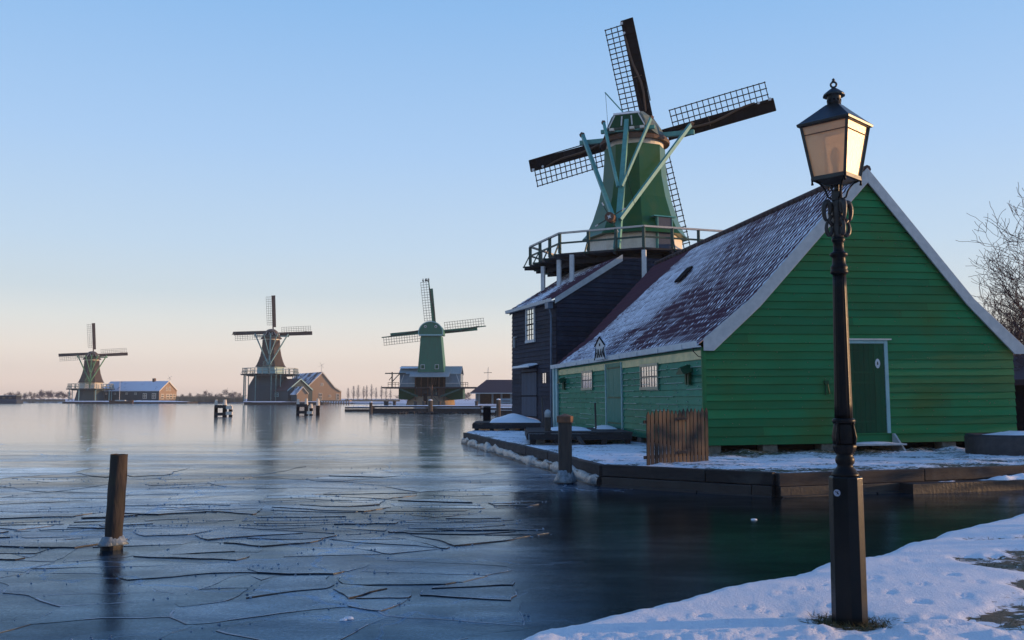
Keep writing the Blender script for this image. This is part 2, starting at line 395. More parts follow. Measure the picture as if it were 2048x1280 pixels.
def icemat(nm='river_ice', c1=(.004, .016, .028), c2_=(.022, .075, .135)):
    m = bpy.data.materials.new(nm); m.use_nodes = True
    N, L = m.node_tree.nodes, m.node_tree.links
    p = N['Principled BSDF']
    p.inputs['IOR'].default_value = 1.20
    geo = N.new('ShaderNodeNewGeometry')
    def tex(scale, st, det=5, rg=.55, dist=0):
        mp = N.new('ShaderNodeMapping'); mp.inputs['Scale'].default_value = st
        L.new(geo.outputs['Position'], mp.inputs[0])
        n = N.new('ShaderNodeTexNoise'); n.inputs['Scale'].default_value = scale; n.inputs['Detail'].default_value = det
        n.inputs['Roughness'].default_value = rg; n.inputs['Distortion'].default_value = dist
        L.new(mp.outputs[0], n.inputs[0]); return n.outputs[0]
    def rng(x, a, b, c, d):
        r = N.new('ShaderNodeMapRange'); r.inputs[1].default_value = a; r.inputs[2].default_value = b
        r.inputs[3].default_value = c; r.inputs[4].default_value = d; L.new(x, r.inputs[0]); return r.outputs[0]
    def mul(a, b, op='MULTIPLY'):
        q = N.new('ShaderNodeMath'); q.operation = op
        for i, t in enumerate((a, b)):
            if isinstance(t, (int, float)): q.inputs[i].default_value = t
            else: L.new(t, q.inputs[i])
        return q.outputs[0]
    frost = rng(tex(.10, (1, 3.2, 1), 8, .62, .9), .44, .60, 0, 1)        # large frosted sheets
    p.inputs['Specular Tint'].default_value = (.30, .68, 1, 1)
    vor = N.new('ShaderNodeTexVoronoi'); vor.feature = 'DISTANCE_TO_EDGE'; vor.inputs['Scale'].default_value = .33
    vm = N.new('ShaderNodeMapping'); vm.inputs['Scale'].default_value = (.6, 1, 1)
    wob = N.new('ShaderNodeTexNoise'); wob.inputs['Scale'].default_value = .9; wob.inputs['Detail'].default_value = 6
    L.new(geo.outputs['Position'], wob.inputs[0])
    wa = N.new('ShaderNodeVectorMath'); wa.operation = 'MULTIPLY_ADD'; wa.inputs[1].default_value = (1.6, 1.6, 0)
    L.new(wob.outputs['Color'], wa.inputs[0]); L.new(geo.outputs['Position'], wa.inputs[2])
    L.new(wa.outputs[0], vm.inputs[0]); L.new(vm.outputs[0], vor.inputs['Vector'])
    crack = rng(vor.outputs[0], .001, .007, 1, 0)
    sp_ = N.new('ShaderNodeSeparateXYZ'); L.new(geo.outputs['Position'], sp_.inputs[0])
    zone = rng(mul(sp_.outputs['Y'], mul(tex(.06, (1, 1, 1), 4), 26), 'ADD'), 34, 58, 1, 0)
    frost = mul(frost, zone)
    tn_ = N.new('ShaderNodeAttribute'); tn_.attribute_name = 'tone'
    frost = mul(frost, mul(rng(tn_.outputs['Fac'], .35, 1, 0, .9), 1.0), 'MAXIMUM')
    slush = mul(rng(mul(sp_.outputs['X'], mul(tex(.5, (1, 1, 1), 4), 2.5), 'ADD'), .8, 2.2, 0, 1), rng(sp_.outputs['Y'], 17.8, 19.5, 1, 0))
    nsl = mul(slush, -1); nsl = mul(nsl, 1, 'ADD'); frost = mul(frost, nsl)
    fine = tex(9, (1, 1, 1), 6, .7)
    speck = mul(rng(tex(17, (1, 1, 1), 4, .9), .57, .66, 0, 1), rng(mul(slush, tex(.7, (1, 1, 1), 4)), .38, .60, .08, .8))
    cm = N.new('ShaderNodeMix'); cm.data_type = 'RGBA'
    cm.inputs['A'].default_value = (*c1, 1); cm.inputs['B'].default_value = (*c2_, 1)
    L.new(frost, cm.inputs['Factor'])
    c2 = N.new('ShaderNodeMix'); c2.data_type = 'RGBA'; c2.inputs['B'].default_value = (.30, .34, .40, 1)
    dk_ = N.new('ShaderNodeMix'); dk_.data_type = 'RGBA'; dk_.inputs['B'].default_value = (.004, .008, .007, 1); L.new(slush, dk_.inputs['Factor']); L.new(cm.outputs['Result'], dk_.inputs['A']); L.new(dk_.outputs['Result'], c2.inputs['A']); L.new(mul(mul(speck, .6), mul(crack, mul(rng(slush, 0, 1, .25, .0), zone)), 'MAXIMUM'), c2.inputs['Factor'])
    L.new(c2.outputs['Result'], p.inputs['Base Color'])
    L.new(mul(mul(rng(frost, 0, 1, .09, .24), rng(fine, .3, .7, -.02, .05), 'ADD'), mul(mul(crack, nsl), .2), 'ADD'), p.inputs['Roughness'])
    b1 = N.new('ShaderNodeBump'); L.new(rng(zone, 0, 1, .035, .17), b1.inputs['Strength']); b1.inputs['Distance'].default_value = .02
    L.new(tex(1.6, (.8, 1.2, 1), 8, .66, .3), b1.inputs['Height'])
    b2 = N.new('ShaderNodeBump'); L.new(mul(rng(zone, 0, 1, .04, .42), rng(frost, 0, 1, 0, .85), 'ADD'), b2.inputs['Strength']); b2.inputs['Distance'].default_value = .004
    L.new(tex(22, (1, 1, 1), 6, .75), b2.inputs['Height']); L.new(b1.outputs[0], b2.inputs['Normal'])
    out = [x for x in N if x.type == 'OUTPUT_MATERIAL'][0]
    lw_ = N.new('ShaderNodeLayerWeight'); lw_.inputs['Blend'].default_value = .5
    tint = N.new('ShaderNodeMix'); tint.data_type = 'RGBA'; tint.inputs['A'].default_value = (.36, .66, 1, 1); tint.inputs['B'].default_value = (1, 1, 1, 1)
    L.new(rng(lw_.outputs['Facing'], .72, .975, 0, 1), tint.inputs['Factor'])
    fr = N.new('ShaderNodeFresnel'); fr.inputs['IOR'].default_value = 1.31
    df = N.new('ShaderNodeBsdfDiffuse'); gl = N.new('ShaderNodeBsdfGlossy')
    grain = rng(tex(30, (1, 1, 1), 6, .8), .36, .66, .62, 1.12)
    mott = rng(tex(1.4, (.7, 1.5, 1), 7, .65, .4), .34, .66, .72, 1.14)
    band = rng(tex(.16, (.45, 2.4, 1), 6, .6, .6), .38, .60, .74, 1.20)
    gm = mul(mul(grain, mott), band)
    gmix = N.new('ShaderNodeMix'); gmix.data_type = 'FLOAT'; gmix.inputs['A'].default_value = 1.0
    L.new(rng(zone, 0, 1, 0, 1), gmix.inputs['Factor']); L.new(gm, gmix.inputs['B'])
    gsc = N.new('ShaderNodeVectorMath'); gsc.operation = 'SCALE'
    L.new(tint.outputs['Result'], gsc.inputs[0]); L.new(mul(gmix.outputs['Result'], rng(tn_.outputs['Fac'], 0, 1, 1.0, 1.22)), gsc.inputs['Scale'])
    L.new(gsc.outputs[0], gl.inputs['Color']); L.new(p.inputs['Roughness'].links[0].from_socket, gl.inputs['Roughness'])
    L.new(p.inputs['Base Color'].links[0].from_socket, df.inputs['Color'])
    for q in (df, gl): L.new(b2.outputs[0], q.inputs['Normal'])
    L.new(b2.outputs[0], fr.inputs['Normal'])
    ms = N.new('ShaderNodeMixShader'); L.new(fr.outputs[0], ms.inputs[0]); L.new(df.outputs[0], ms.inputs[1]); L.new(gl.outputs[0], ms.inputs[2])
    L.new(ms.outputs[0], out.inputs['Surface']); N.remove(p)
    return m
ICE = icemat()
ICEPLATE = icemat('thin_plate_ice', (.010, .028, .042), (.02, .06, .10))
ICE_EDGE = mat('ice_plate_edges', (.006, .014, .022), (.04, .06, .085), rough=.4, nscale=1.2, bump=0, contrast=(.5, .62))
ICEWHITE = mat('milky_ice', (.27, .32, .35), (.09, .12, .14), rough=.3, nscale=9, bump=.8, bscale=22, bdist=.02)

# ------------------------------------------------------------------ ground, water, banks
b = MB(); b.add([(-3000, -60, 0), (3000, -60, 0), (3000, 3000, 0), (-3000, 3000, 0)], [(0, 1, 2, 3)], 0.0)
struct(b.build('frozen_river', ICE), 'blue grey river ice with frozen cracks')

# foreground snowy bank: polar height field round the camera
EDGE = [(-6, .5), (-2.2, 4.4), (-.6, 5.8), (-.08, 6.34), (.13, 6.69), (.69, 7.16), (1.12, 7.59), (1.85, 8.27), (2.49, 8.85), (3.24, 9.56), (3.76, 9.96),
        (5.28, 11.55), (7.48, 13.64), (9.5, 14.6), (13, 15.3), (20, 16.0), (60, 18)]
def edge_sd(x, y):
    """signed distance to the bank edge, positive on the bank side (south-east)"""
    best = 1e9; sgn = 1
    for (x0, y0), (x1, y1) in zip(EDGE, EDGE[1:]):
        dx, dy = x1 - x0, y1 - y0
        t = max(0, min(1, ((x - x0) * dx + (y - y0) * dy) / (dx * dx + dy * dy)))
        d = math.hypot(x - x0 - t * dx, y - y0 - t * dy)
        if d < best:
            best = d; sgn = 1 if dx * (y - y0) - dy * (x - x0) < 0 else -1
    return best * sgn
LAMP = Vector((2.50, 6.98, .27))
DENTS = [(atz(px, py, .27), r) for px, py, r in ((1569, 1187, .07), (1612, 1178, .06), (1648, 1172, .05), (1750, 1157, .08), (1840, 1205, .1), (1545, 1249, .09), (1930, 1192, .07), (1780, 1185, .06), (1470, 1246, .08), (1905, 1150, .08), (1250, 1262, .07), (1990, 1110, .1), (1820, 1120, .07), (1500, 1215, .06), (1528, 1222, .05), (1405, 1232, .07), (1870, 1235, .09), (1915, 1245, .08), (1660, 1210, .05), (1335, 1243, .06), (1955, 1165, .06), (1845, 1170, .05))]
def bank_pt(u, v):
    a = lerp(R(-28), R(75), u); r = 2.2 * (45 / 2.2) ** v
    x, y = math.sin(a) * r, math.cos(a) * r
    d = edge_sd(x, y) + .13 + .10 * fbm(x, y, 3, .9, 3) + .035 * fbm(x, y, 5, 5, 2)
    h = .27 * sm(-.16, .30, d) - .10 * sm(.0, -.3, d)
    inn = sm(.0, .3, d)
    h += inn * (.014 * fbm(x, y, 0, .7, 3) + .005 * fbm(x, y, 1, 4, 4))
    # trampled, lumpy strip along the very front
    tr = sm(6.9, 6.2, y - .12 * x + .25 * nz(x, y, 4, 1.5))
    h += inn * tr * (.035 * abs(fbm(x, y, 2, 6, 4)) + .02 * nz(x, y, 8, 3))
    h += inn * (.005 * abs(fbm(x, y, 9, 14, 4)) + .005 * max(0, fbm(x * .6, y * 1.4, 13, 3.2, 4) - .25))
    for p, rr in DENTS:
        q = math.hypot(x - p.x, (y - p.y))
        if q < rr * 2: h -= .018 * (1 - sm(rr * .4, rr * 1.1, q)) - .006 * sm(rr * .7, rr, q) * (1 - sm(rr, rr * 2, q))
    # bare grass round the lamp foot and on the right
    lx, ly = x - LAMP.x, y - LAMP.y
    g = .78 - 1.35 * math.hypot((lx + .02) / 1.25, (ly + .03) / .85) + .35 * fbm(x, y, 6, 3, 3)
    px_ang = x / max(y, .1)
    rt = sm(.455, .56, px_ang + .05 * fbm(x, y, 7, 1.3, 3)) * sm(6.2, 7.2, y) * (1 - sm(10.4, 12.2, y))
    g2 = rt * (.62 + .80 * fbm(x * .5, y, 8, 1.8, 4))
    gg = max(0, min(.62, max(g, g2)))
    h -= .03 * sm(.2, .5, gg)
    return (x, y, h), gg
b = MB(); b.grid(430, 330, bank_pt, mfn=True)
struct(b.build('snowy_bank', BANKSNOW, smooth=True, recalc=False), 'foreground river bank under trampled snow')

# the quay island that carries the barn
Q = [(-1.95, 39.4), (2.03, 20.3), (5.11, 18.1), (11.1, 20.2), (30, 27)]
QH = .45
def quay_h(x, y):
    return QH + .02 * fbm(x, y, 0, .8, 3)
BX, BY, BA = 5.107, 24.5, R(9.67)
def barn_local(x, y):
    dx, dy = x - BX, y - BY
    return dx * math.cos(BA) + dy * math.sin(BA), -dx * math.sin(BA) + dy * math.cos(BA)
def qseg(t):
    n = len(Q) - 1; k = min(int(t * n), n - 1); f = t * n - k
    return lerp(Q[k][0], Q[k + 1][0], f), lerp(Q[k][1], Q[k + 1][1], f)
def quay_pt(u, v):
    # fan from the quay edge towards a back line
    x0, y0 = qseg(u)
    x1 = lerp(-1.0, 34, u); y1 = lerp(50, 40, u)
    vv = v ** 1.6
    x, y = lerp(x0, x1, vv), lerp(y0, y1, vv)
    lx, ly = barn_local(x, y)
    e = sm(0, .035, vv)
    h = QH - .012 + e * (.03 + .035 * fbm(x, y, 2, 1.1, 3) + .022 * abs(fbm(x, y, 5, 5, 4)))
    g = 0
    if lx > -.6 and ly < 1:
        g = (1 - sm(.9, 2.9, -ly + .9 * fbm(x, y, 3, 1.2, 3) + 1.7 * sm(3.0, 7.5, lx))) * .60
        h += .10 * sm(-1.3, -.2, ly) * max(0, .35 + nz(x, y, 7, 2.2))
    g = max(g, .50 + .30 * fbm(x * .4, y, 8, 1.6, 4) - 1.5 * vv * 6 * .1 - .25) if x > 1.5 else g
    g = max(g, .335 + .30 * fbm(x * .7, y, 12, 1.7, 5) + .10 * (1 - sm(0, .07, vv)))
    if x > 9.5: g = max(g, .28 + .4 * fbm(x * .5, y, 4, 1.4, 4))
    return (x, y, h), max(0, min(.6, g))
b = MB(); b.grid(420, 130, quay_pt, mfn=True)
struct(b.build('quay_ground', QUAYSNOW, smooth=True, recalc=False), 'snow and grass on the quay round the barn')

# far land behind the mills, one sheet out to the horizon
FARSNOW = farroof('far_snowy_meadow', (.22, .17, .13), .56, .02, (1, 4, 1))
LAND = [(-2500, 470), (-420, 430), (-250, 400), (-165, 385), (-118, 380), (-85, 345), (-62, 322), (-40, 300), (-26, 240), (-20, 190), (-10, 160), (30, 150), (60, 90), (90, 60), (200, 55), (2500, 50)]
b = MB()
n = len(LAND)
vs = [(x, y, .55) for x, y in LAND] + [(x * (1 if abs(x) > 2000 else 4), 3000, .9) for x, y in LAND] + [(x, y, -.3) for x, y in LAND]
b.add(vs, [(i, i + 1, n + i + 1, n + i) for i in range(n - 1)] + [(i, 2 * n + i, 2 * n + i + 1, i + 1) for i in range(n - 1)])
struct(b.build('far_bank', FARSNOW), 'low snowy land beyond the river')

# ------------------------------------------------------------------ clapboards
def clap(mb, f, left, right, z0, z1, step, out=.040, back=.006, seed=1, steps=None, joints=0):
    """weatherboards on the plane f(u, z, out); left(z)/right(z) give the outline"""
    rnd = random.Random(seed); rs_ = random.Random(seed + 100); z = z0; k = 0
    while z < z1 - .02:
        st = steps[k] if steps and k < len(steps) else step * rs_.uniform(.84, 1.12)
        zt = min(z + st, z1); k += 1
        l0, r0, l1, r1 = left(z), right(z), left(zt), right(zt)
        if r0 - l0 < .02: break
        if r1 <= l1: l1 = r1 = (l1 + r1) / 2
        cuts = sorted(rnd.uniform(l0 + .3, r0 - .3) for _ in range(rnd.randint(0, joints))) if r0 - l0 > 2 else []
        us0 = [l0] + cuts + [r0]; us1 = [l1] + [max(l1, min(r1, c)) for c in cuts] + [r1]
        for i in range(len(us0) - 1):
            tn = rnd.random(); g = .003 if i else 0
            zz = z + rnd.uniform(-.004, .004)
            mb.add([f(us0[i] + g, zz, out), f(us0[i + 1], zz, out), f(us1[i + 1], zt - .012, back), f(us1[i] + g, zt - .012, back),
                    f(us0[i] + g, zz, 0), f(us0[i + 1], zz, 0)], [(0, 1, 2, 3), (4, 5, 1, 0)], tn)
        z = zt

def tiles(mb, P, N_, U, V, cover, col=.26, row=.33, cs=6, rs=4, amp=.026, lift=.03):
    """pantiles with snow in their troughs; P(u, v) on the slope, v = metres up from the eave"""
    nc, nr = max(1, round(U / col)), max(1, round(V / row))
    hs = {}
    for c in range(nc):
        for r in range(nr): hs[c, r] = random.random()
    def fn(a, bb):
        uc = a * nc; c = min(int(uc), nc - 1); p = uc - c
        vr = bb * nr; r = min(int(vr), nr - 1); t = vr - r
        prof = math.cos(2 * math.pi * p) + .3 * math.cos(4 * math.pi * p)
        h = amp * prof + lift * (1 - t)
        cv = cover(a * U, bb * V) + .17 * (hs[c, r] - .5)
        trough = 1 - abs(p - .52) * 2
        s = trough - (1 - cv) + .10 * nz(a * U, bb * V, 0, 5)
        if t < .14 and hs[c, r] < .6: s -= .22
        m = max(0, min(1, .5 + s * 1.6))
        if m > .5: h = max(h, h * .3 + .012)
        h += .012 * nz(a * U, bb * V, 3, .7)
        q = P(a * U, bb * V)
        return (q[0] + N_[0] * h, q[1] + N_[1] * h, q[2] + N_[2] * h), m
    mb.grid(nc * cs, nr * rs, fn, mfn=True)

# ------------------------------------------------------------------ the green barn
barn = thing('green_barn', 'long green weatherboard barn with snowy red pantile roof behind the street lamp', 'barn', (BX, BY, .66), BA, ry=-.0075)
def fg(u, z, o): return (u, -o, z)
def fs(u, z, o): return (-o, u, z)
GO = [(0, 2.79), (1.37, 3.92), (4.85, 7.57), (7.96, 3.94), (9.42, 2.61)]   # outer roof line of the gable
W_, L_ = 9.2, 18.1
def lineint(pts, z):
    for (x0, z0), (x1, z1) in zip(pts, pts[1:]):
        if (z0 - z) * (z1 - z) <= 0 and z0 != z1: return x0 + (z - z0) / (z1 - z0) * (x1 - x0)
    return pts[-1][0]
lz = lambda z: 0 if z < 2.62 else lineint([(0, 2.62), (1.48, 3.75), (4.82, 7.30)], min(z, 7.30))
rz_ = lambda z: 9.2 if z < 2.55 else lineint([(9.2, 2.55), (7.84, 3.8), (4.83, 7.30)], min(z, 7.30))
g = MB(); clap(g, fg, lz, rz_, 0, 7.3, .225, seed=4, joints=2, steps=[.235, .25, .222, .247, .222, .185, .247, .22, .188, .252, .226, .22])
g.add([(0, 0, 0), (9.2, 0, 0), (9.2, 0, 2.6), (7.84, 0, 3.75), (4.83, 0, 7.2), (1.48, 0, 3.7), (0, 0, 2.6)], [tuple(range(7))])
gw = g.build('gable_wall', GREEN, barn)
s_ = MB()
clap(s_, fs, lambda z: 0.02, lambda z: 7.45, 0, 2.28, .21, seed=5, joints=0)
clap(s_, fs, lambda z: 9.55, lambda z: 17.55, 0, 2.28, .21, seed=6, joints=0)
s_.quad((0, 0, -.02), (0, L_, -.02), (0, L_, 2.6), (0, 0, 2.6))
sw = s_.build('side_wall', GREEN_GLOSS, barn)
rf_ = random.Random(3); EDGE_GLINT = mat('pale_edge_glint', (.24, .40, .36), (.10, .26, .21), rough=.5, nscale=5, bump=0)  # highlights on the board edges, painted as thin pale strips
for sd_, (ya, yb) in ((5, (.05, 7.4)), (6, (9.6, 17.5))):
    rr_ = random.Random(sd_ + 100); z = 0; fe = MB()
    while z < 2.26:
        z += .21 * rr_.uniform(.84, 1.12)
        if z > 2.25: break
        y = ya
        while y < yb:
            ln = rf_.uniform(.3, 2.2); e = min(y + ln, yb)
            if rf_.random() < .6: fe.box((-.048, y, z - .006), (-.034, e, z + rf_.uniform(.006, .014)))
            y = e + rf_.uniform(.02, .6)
    fe.build('edge_glints', EDGE_GLINT, sw)
s_ = MB(); s_.box((-.045, .02, 2.285), (-.002, 17.6, 2.52))  # yellow reflection of the low sky is painted into this board's colour
s_.build('eaves_board', satin(mat('sky_glow_green_board', (.36, .42, .20), (.18, .32, .17), rough=.3, nscale=2, bump=.15, spec=.06), .15, .25), barn)
s_ = MB(); s_.box((9.2, 0, 0), (9.16, L_, 2.5)); s_.quad((0, L_, 0), (9.2, L_, 0), (9.2, L_, 2.6), (0, L_, 2.6))
s_.add([(0, L_, 2.6), (9.2, L_, 2.6), (4.85, L_, 7.3)], [(0, 1, 2)])
s_.build('rear_wall', GREEN_DARK, barn)
s_ = MB(); s_.box((-.055, -.05, -.01), (.0, .03, 2.6)); s_.box((.0, -.05, -.01), (.045, -.01, 2.6))
s_.build('corner_board', GREEN, barn)
s_ = MB(); s_.box((-.10, 17.6, -.5), (-.03, 18.12, 2.6)); s_.box((-.16, 18.0, -.5), (-.05, 18.3, 2.66))
s_.build('corner_post', TEAL_PALE, barn)
nl = MB(); nr_ = random.Random(8); rr_ = random.Random(105); z = 0
while z < 2.2:
    for k in range(22):
        y = .35 + k * .82 + nr_.uniform(-.03, .03)
        if 7.4 < y < 9.6 or nr_.random() < .3: continue
        zz = z + .035 + nr_.uniform(0, .12); nl.box((-.052, y - .011, zz - .011), (-.03, y + .011, zz + .011))
    z += .21 * rr_.uniform(.84, 1.12)
q = nl.build('nail_heads', mat('pale_nail_heads', (.30, .42, .40), rough=.5, bump=0), sw); q['kind'] = 'stuff'
nl = MB()
for k in range(260):
    u, z = nr_.uniform(.1, 9.1), nr_.uniform(.1, 6.4)
    if lz(z) + .15 < u < rz_(z) - .15 and not (4.0 < u < 5.4 and z < 2.9): nl.box((u - .008, -.046, z - .008), (u + .008, -.02, z + .008))
q = nl.build('nail_heads', mat('rusty_nail_heads', (.22, .22, .12), rough=.5, bump=0), gw); q['kind'] = 'stuff'
# barge boards: polygon strips on the gable
def barge(mb, outer, inner, y0, y1):
    for i in range(len(outer) - 1):
        a, b_, c, d = outer[i], outer[i + 1], inner[i + 1], inner[i]
        mb.prism([(a[0], y0, a[1]), (b_[0], y0, b_[1]), (c[0], y0, c[1]), (d[0], y0, d[1])], (0, y1 - y0, 0))
for nm, o_, i_ in (('barge_board', [(-.04, 2.82), (1.37, 3.95), (4.87, 7.60)], [(-.04, 2.50), (.24, 2.50), (1.58, 3.69), (4.87, 7.18)]),
                   ('barge_board', [(4.87, 7.60), (7.97, 3.96), (9.46, 2.64)], [(4.87, 7.18), (7.74, 3.80), (9.15, 2.42), (9.46, 2.42)])):
    m = MB()
    if o_[0][0] < 0:
        poly = [o_[0], o_[1], o_[2], i_[3], i_[2], i_[1], i_[0]]
    else:
        poly = [o_[0], o_[1], o_[2], i_[3], i_[2], i_[1], i_[0]]
    m.prism([(x, -.17, z) for x, z in poly], (0, .05, 0))
    m.build(nm, GREYWHITE, barn, bevel=.008)
# roof: four slopes; the two seen ones carry tiles
def slope_basis(a, b_):
    d = Vector((b_[0] - a[0], 0, b_[1] - a[1])); Ln = d.length; d.normalize()
    n_ = Vector((-d.z, 0, d.x)); n_ = n_ if n_.z > 0 else -n_
    return d, n_, Ln
def cover_low(u, v):
    c = .60 + .28 * sm(5, 13, u) + .30 * fbm(u * .5, v, 2, .5, 3) + .12 * sm(.5, 0, v)
    c = max(.50, min(.92, c + .02))
    return c - 1.2 * sm(0, 1.0, u + .62 * v - 17.6)
def cover_up(u, v):
    diag = v - (6 - u) * .32
    c = .61 + .26 * sm(5, 13, u) - .10 * math.exp(-((v - .9 - .05 * u) / 1.2) ** 2) * sm(13, 5, u) + .22 * fbm(u * .35, v, 1, .5, 3)
    c = max(.47, min(.92, c))
    return c - 1.2 * sm(0, 1.0, u + .62 * (v + 1.8) - 17.4 + .3 * nz(u, v, 5, 1))
roof_o = None
t_ = MB()
d1, n1_, l1 = slope_basis((0 - .12, 2.66), (1.37, 3.86)); d2, n2_, l2 = slope_basis((1.37, 3.86), (4.87, 7.5))
tiles(t_, lambda u, v: (-.12 + d1.x * v, -.10 + u, 2.66 + d1.z * v), n1_, L_ + .2, l1, cover_low)
tiles(t_, lambda u, v: (1.37 + d2.x * v, -.10 + u, 3.86 + d2.z * v), n2_, L_ + .2, l2, cover_up)
roof_o = t_.build('roof', TILE, barn, smooth=False, recalc=False)
t_ = MB()
t_.add([(4.87, -.12, 7.5), (7.95, -.12, 3.87), (9.5, -.12, 2.58), (9.5, L_ + .1, 2.58), (7.95, L_ + .1, 3.87), (4.87, L_ + .1, 7.5)], [(0, 1, 4, 5), (1, 2, 3, 4)])
t_.build('rear_roof_slope', ROOF_BARE, barn)
t_ = MB()
for k in range(48):
    y0 = -.15 + k * .38
    t_.tube([(4.87, y0, 7.56 + .012 * nz(k, 0)), (4.87, y0 + .42, 7.58)], [.12, .10], 8, tone=random.random())
t_.build('ridge_tiles', mat('dark_ridge_tile', (.06, .035, .035), rough=.8, tone=.3), roof_o)
g_ = MB()
prof = [(-.10, 2.60), (-.24, 2.60), (-.26, 2.76), (-.23, 2.77), (-.21, 2.64), (-.12, 2.64)]
g_.prism([(x, -.13, z) for x, z in prof], (0, L_ + .33, 0))
for k in range(9): g_.box((-.285, .9 + k * 2.05, 2.585), (-.235, .96 + k * 2.05, 2.72))
g_.build('gutter', WHITE, barn)
g_ = MB(); g_.tube([(-.19, .25, 2.62), (-.22, .15, 2.5), (-.12, .05, 2.36), (-.05, -.03, 2.33)], .012, 5)
g_.build('wire', IRON, barn)
# hatch in the roof
g_ = MB()
hu, hv = 9.55, 2.35
p0 = Vector((1.37, 0, 3.86)) + d2 * hv + Vector((0, hu, 0)) + n2_ * .10
g_.prism([p0, p0 + Vector((0, .62, 0)), p0 + Vector((0, .62, 0)) + d2 * .75, p0 + d2 * .75], n2_ * .07)
g_.build('roof_hatch', TAR, roof_o)
# side windows
def side_window(y0, y1, z0, z1, bars):
    m = MB()
    for a, c in (((-.075, y0 - .09, z1), (-.02, y1 + .09, z1 + .09)), ((-.085, y0 - .12, z0 - .09), (-.02, y1 + .12, z0)), ((-.07, y0 - .09, z0), (-.02, y0, z1)), ((-.07, y1, z0), (-.02, y1 + .09, z1))):
        m.box(a, c)
    fr = m.build('window', mat('green_window_frame', (.08, .2, .15), rough=.3), barn)
    m = MB(); m.box((-.045, y0, z0), (-.035, y1, z1)); m.build('pane', GLASS, fr)
    m = MB()
    for k in range(bars + 2):
        yy = lerp(y0 + .02, y1 - .02, k / (bars + 1)); m.box((-.056, yy - .014, z0), (-.046, yy + .014, z1))
    m.box((-.0665, y0, (z0 + z1) / 2 - .02), (-.0465, y1, (z0 + z1) / 2 + .02))
    m.build('window_bars', mat('dark_bars', (.03, .04, .045), rough=.5), fr)
side_window(3.68, 5.28, 1.60, 2.24, 5)
side_window(11.55, 13.1, 1.66, 2.26, 5)
# side door with strap hinges
m = MB()
for k in range(6): m.box((-.05 - .002 * (k % 2), 7.56 + k * .315, .04), (-.01, 7.56 + (k + 1) * .315 - .008, 2.50))
sdr = m.build('side_door', satin(mat('green_grey_door_paint', (.03, .16, .12), (.05, .19, .15), rough=.3, nscale=5, stretch=(1, 3, .4), bump=.2, bscale=5, spec=.02), .07, .25, (.7, .9, .9)), barn)
m = MB()
for z in (.35, 1.25, 2.3): m.box((-.065, 7.6, z), (-.052, 9.3, z + .05))
build_each(m, 'hinge', GREEN_DARK, sdr)
for y in (7.46, 9.5):
    m = MB(); m.box((-.075, y, 0.02), (-.01, y + .06, 2.5)); m.build('door_post', TEAL_PALE, barn)
# little hooded hoist hooks on the side
for y in (.95, 16.3):
    m = MB()
    m.add([(-.03, y - .28, 1.98), (-.03, y + .02, 2.18), (-.03, y + .32, 1.98), (-.32, y - .28, 1.90), (-.32, y + .02, 2.1), (-.32, y + .32, 1.90)], [(0, 1, 4, 3), (1, 2, 5, 4), (3, 4, 5), (0, 2, 1)])
    m.box((-.12, y - .12, 1.62), (-.04, y - .02, 1.96)); m.box((-.12, y + .08, 1.62), (-.04, y + .18, 1.96))
    m.build('hooded_hook', GREEN_DARK, barn)
# gable door
m = MB()
for k in range(7): m.box((4.15 + k * .15, -.052 - .003 * (k % 2), .27), (4.15 + (k + 1) * .15 - .005, -.03, 2.70))
gd = m.build('gable_door', GREEN_DARK, barn)
m = MB()
for z in (.55, 1.62, 1.9, 2.5): m.box((4.2, -.066, z), (4.85, -.054, z + .045))
build_each(m, 'hinge', GREEN_DARK, gd)
m = MB()
m.add([(5.0 + .075 * math.cos(a), -.062, 2.16 + .115 * math.sin(a) * (1 + .15 * abs(math.sin(a)))) for a in [2 * math.pi * i / 20 for i in range(20)]], [tuple(range(20))])
pl = m.build('number_plate', WHITE, gd)
m = MB(); m.box((4.985, -.066, 2.12), (5.012, -.063, 2.21)); m.box((4.975, -.067, 2.14), (5.025, -.064, 2.155)); m.build('digit', IRON, pl)
m = MB(); m.box((5.21, -.075, .26), (5.31, -.005, 2.80)); m.box((4.05, -.075, 2.71), (5.208, -.005, 2.80)); m.box((4.05, -.075, .26), (4.14, -.005, 2.708))
m.build('door_frame', TEAL_PALE, barn)
m = MB(); m.box((3.98, -.14, 2.803), (5.40, -.0, 2.84)); m.build('door_cap', CREAM, barn)
m = MB(); m.box((3.9, -.62, -.04), (5.42, -.04, .0)); st = m.build('door_step', GREYWHITE, barn)
m = MB(); m.prism([(5.36, -.66, -.25), (5.36, -.04, -.25), (5.36, -.04, .25), (5.36, -.12, .25)], (.05, 0, 0)); m.build('step_side', GREYWHITE, st)
m = MB(); m.grid(16, 8, lambda u, v: (3.95 + 1.38 * u, -.6 + .54 * v, .003 + .05 * math.sin(math.pi * u) * math.sin(math.pi * v) + .01 * nz(u * 5, v * 3))); m.build('snow', SNOW, st, smooth=True)
# hook with hanging straps beside the lamp
m = MB(); m.box((3.40, -.10, 1.60), (3.52, -.03, 1.70)); m.beam((3.43, -.08, 1.6), (3.43, -.06, 1.30), .025, .02); m.beam((3.49, -.08, 1.62), (3.55, -.06, 1.34), .025, .02)
m.build('wall_bracket', GREEN_DARK, barn)
# foundation
for x in (.02, 1.62, 3.3, 5.0, 6.9, 8.5):
    m = MB(); m.box((x, .03 - .01, -.42), (x + .42, .4, -.002)); m.build('foundation_block', CONCRETE, barn, bevel=.015)
for y in (2.3, 5.6, 7.2):
    m = MB(); m.box((.0, y, -.42), (.35, y + .4, -.022)); m.build('foundation_block', CONCRETE, barn, bevel=.015)
m = MB(); m.box((.5, .5, -.6), (9.0, L_ - .2, -.03)); m.build('crawl_space_shade', VOID, barn)  # dark box in place of the shade under the barn floor
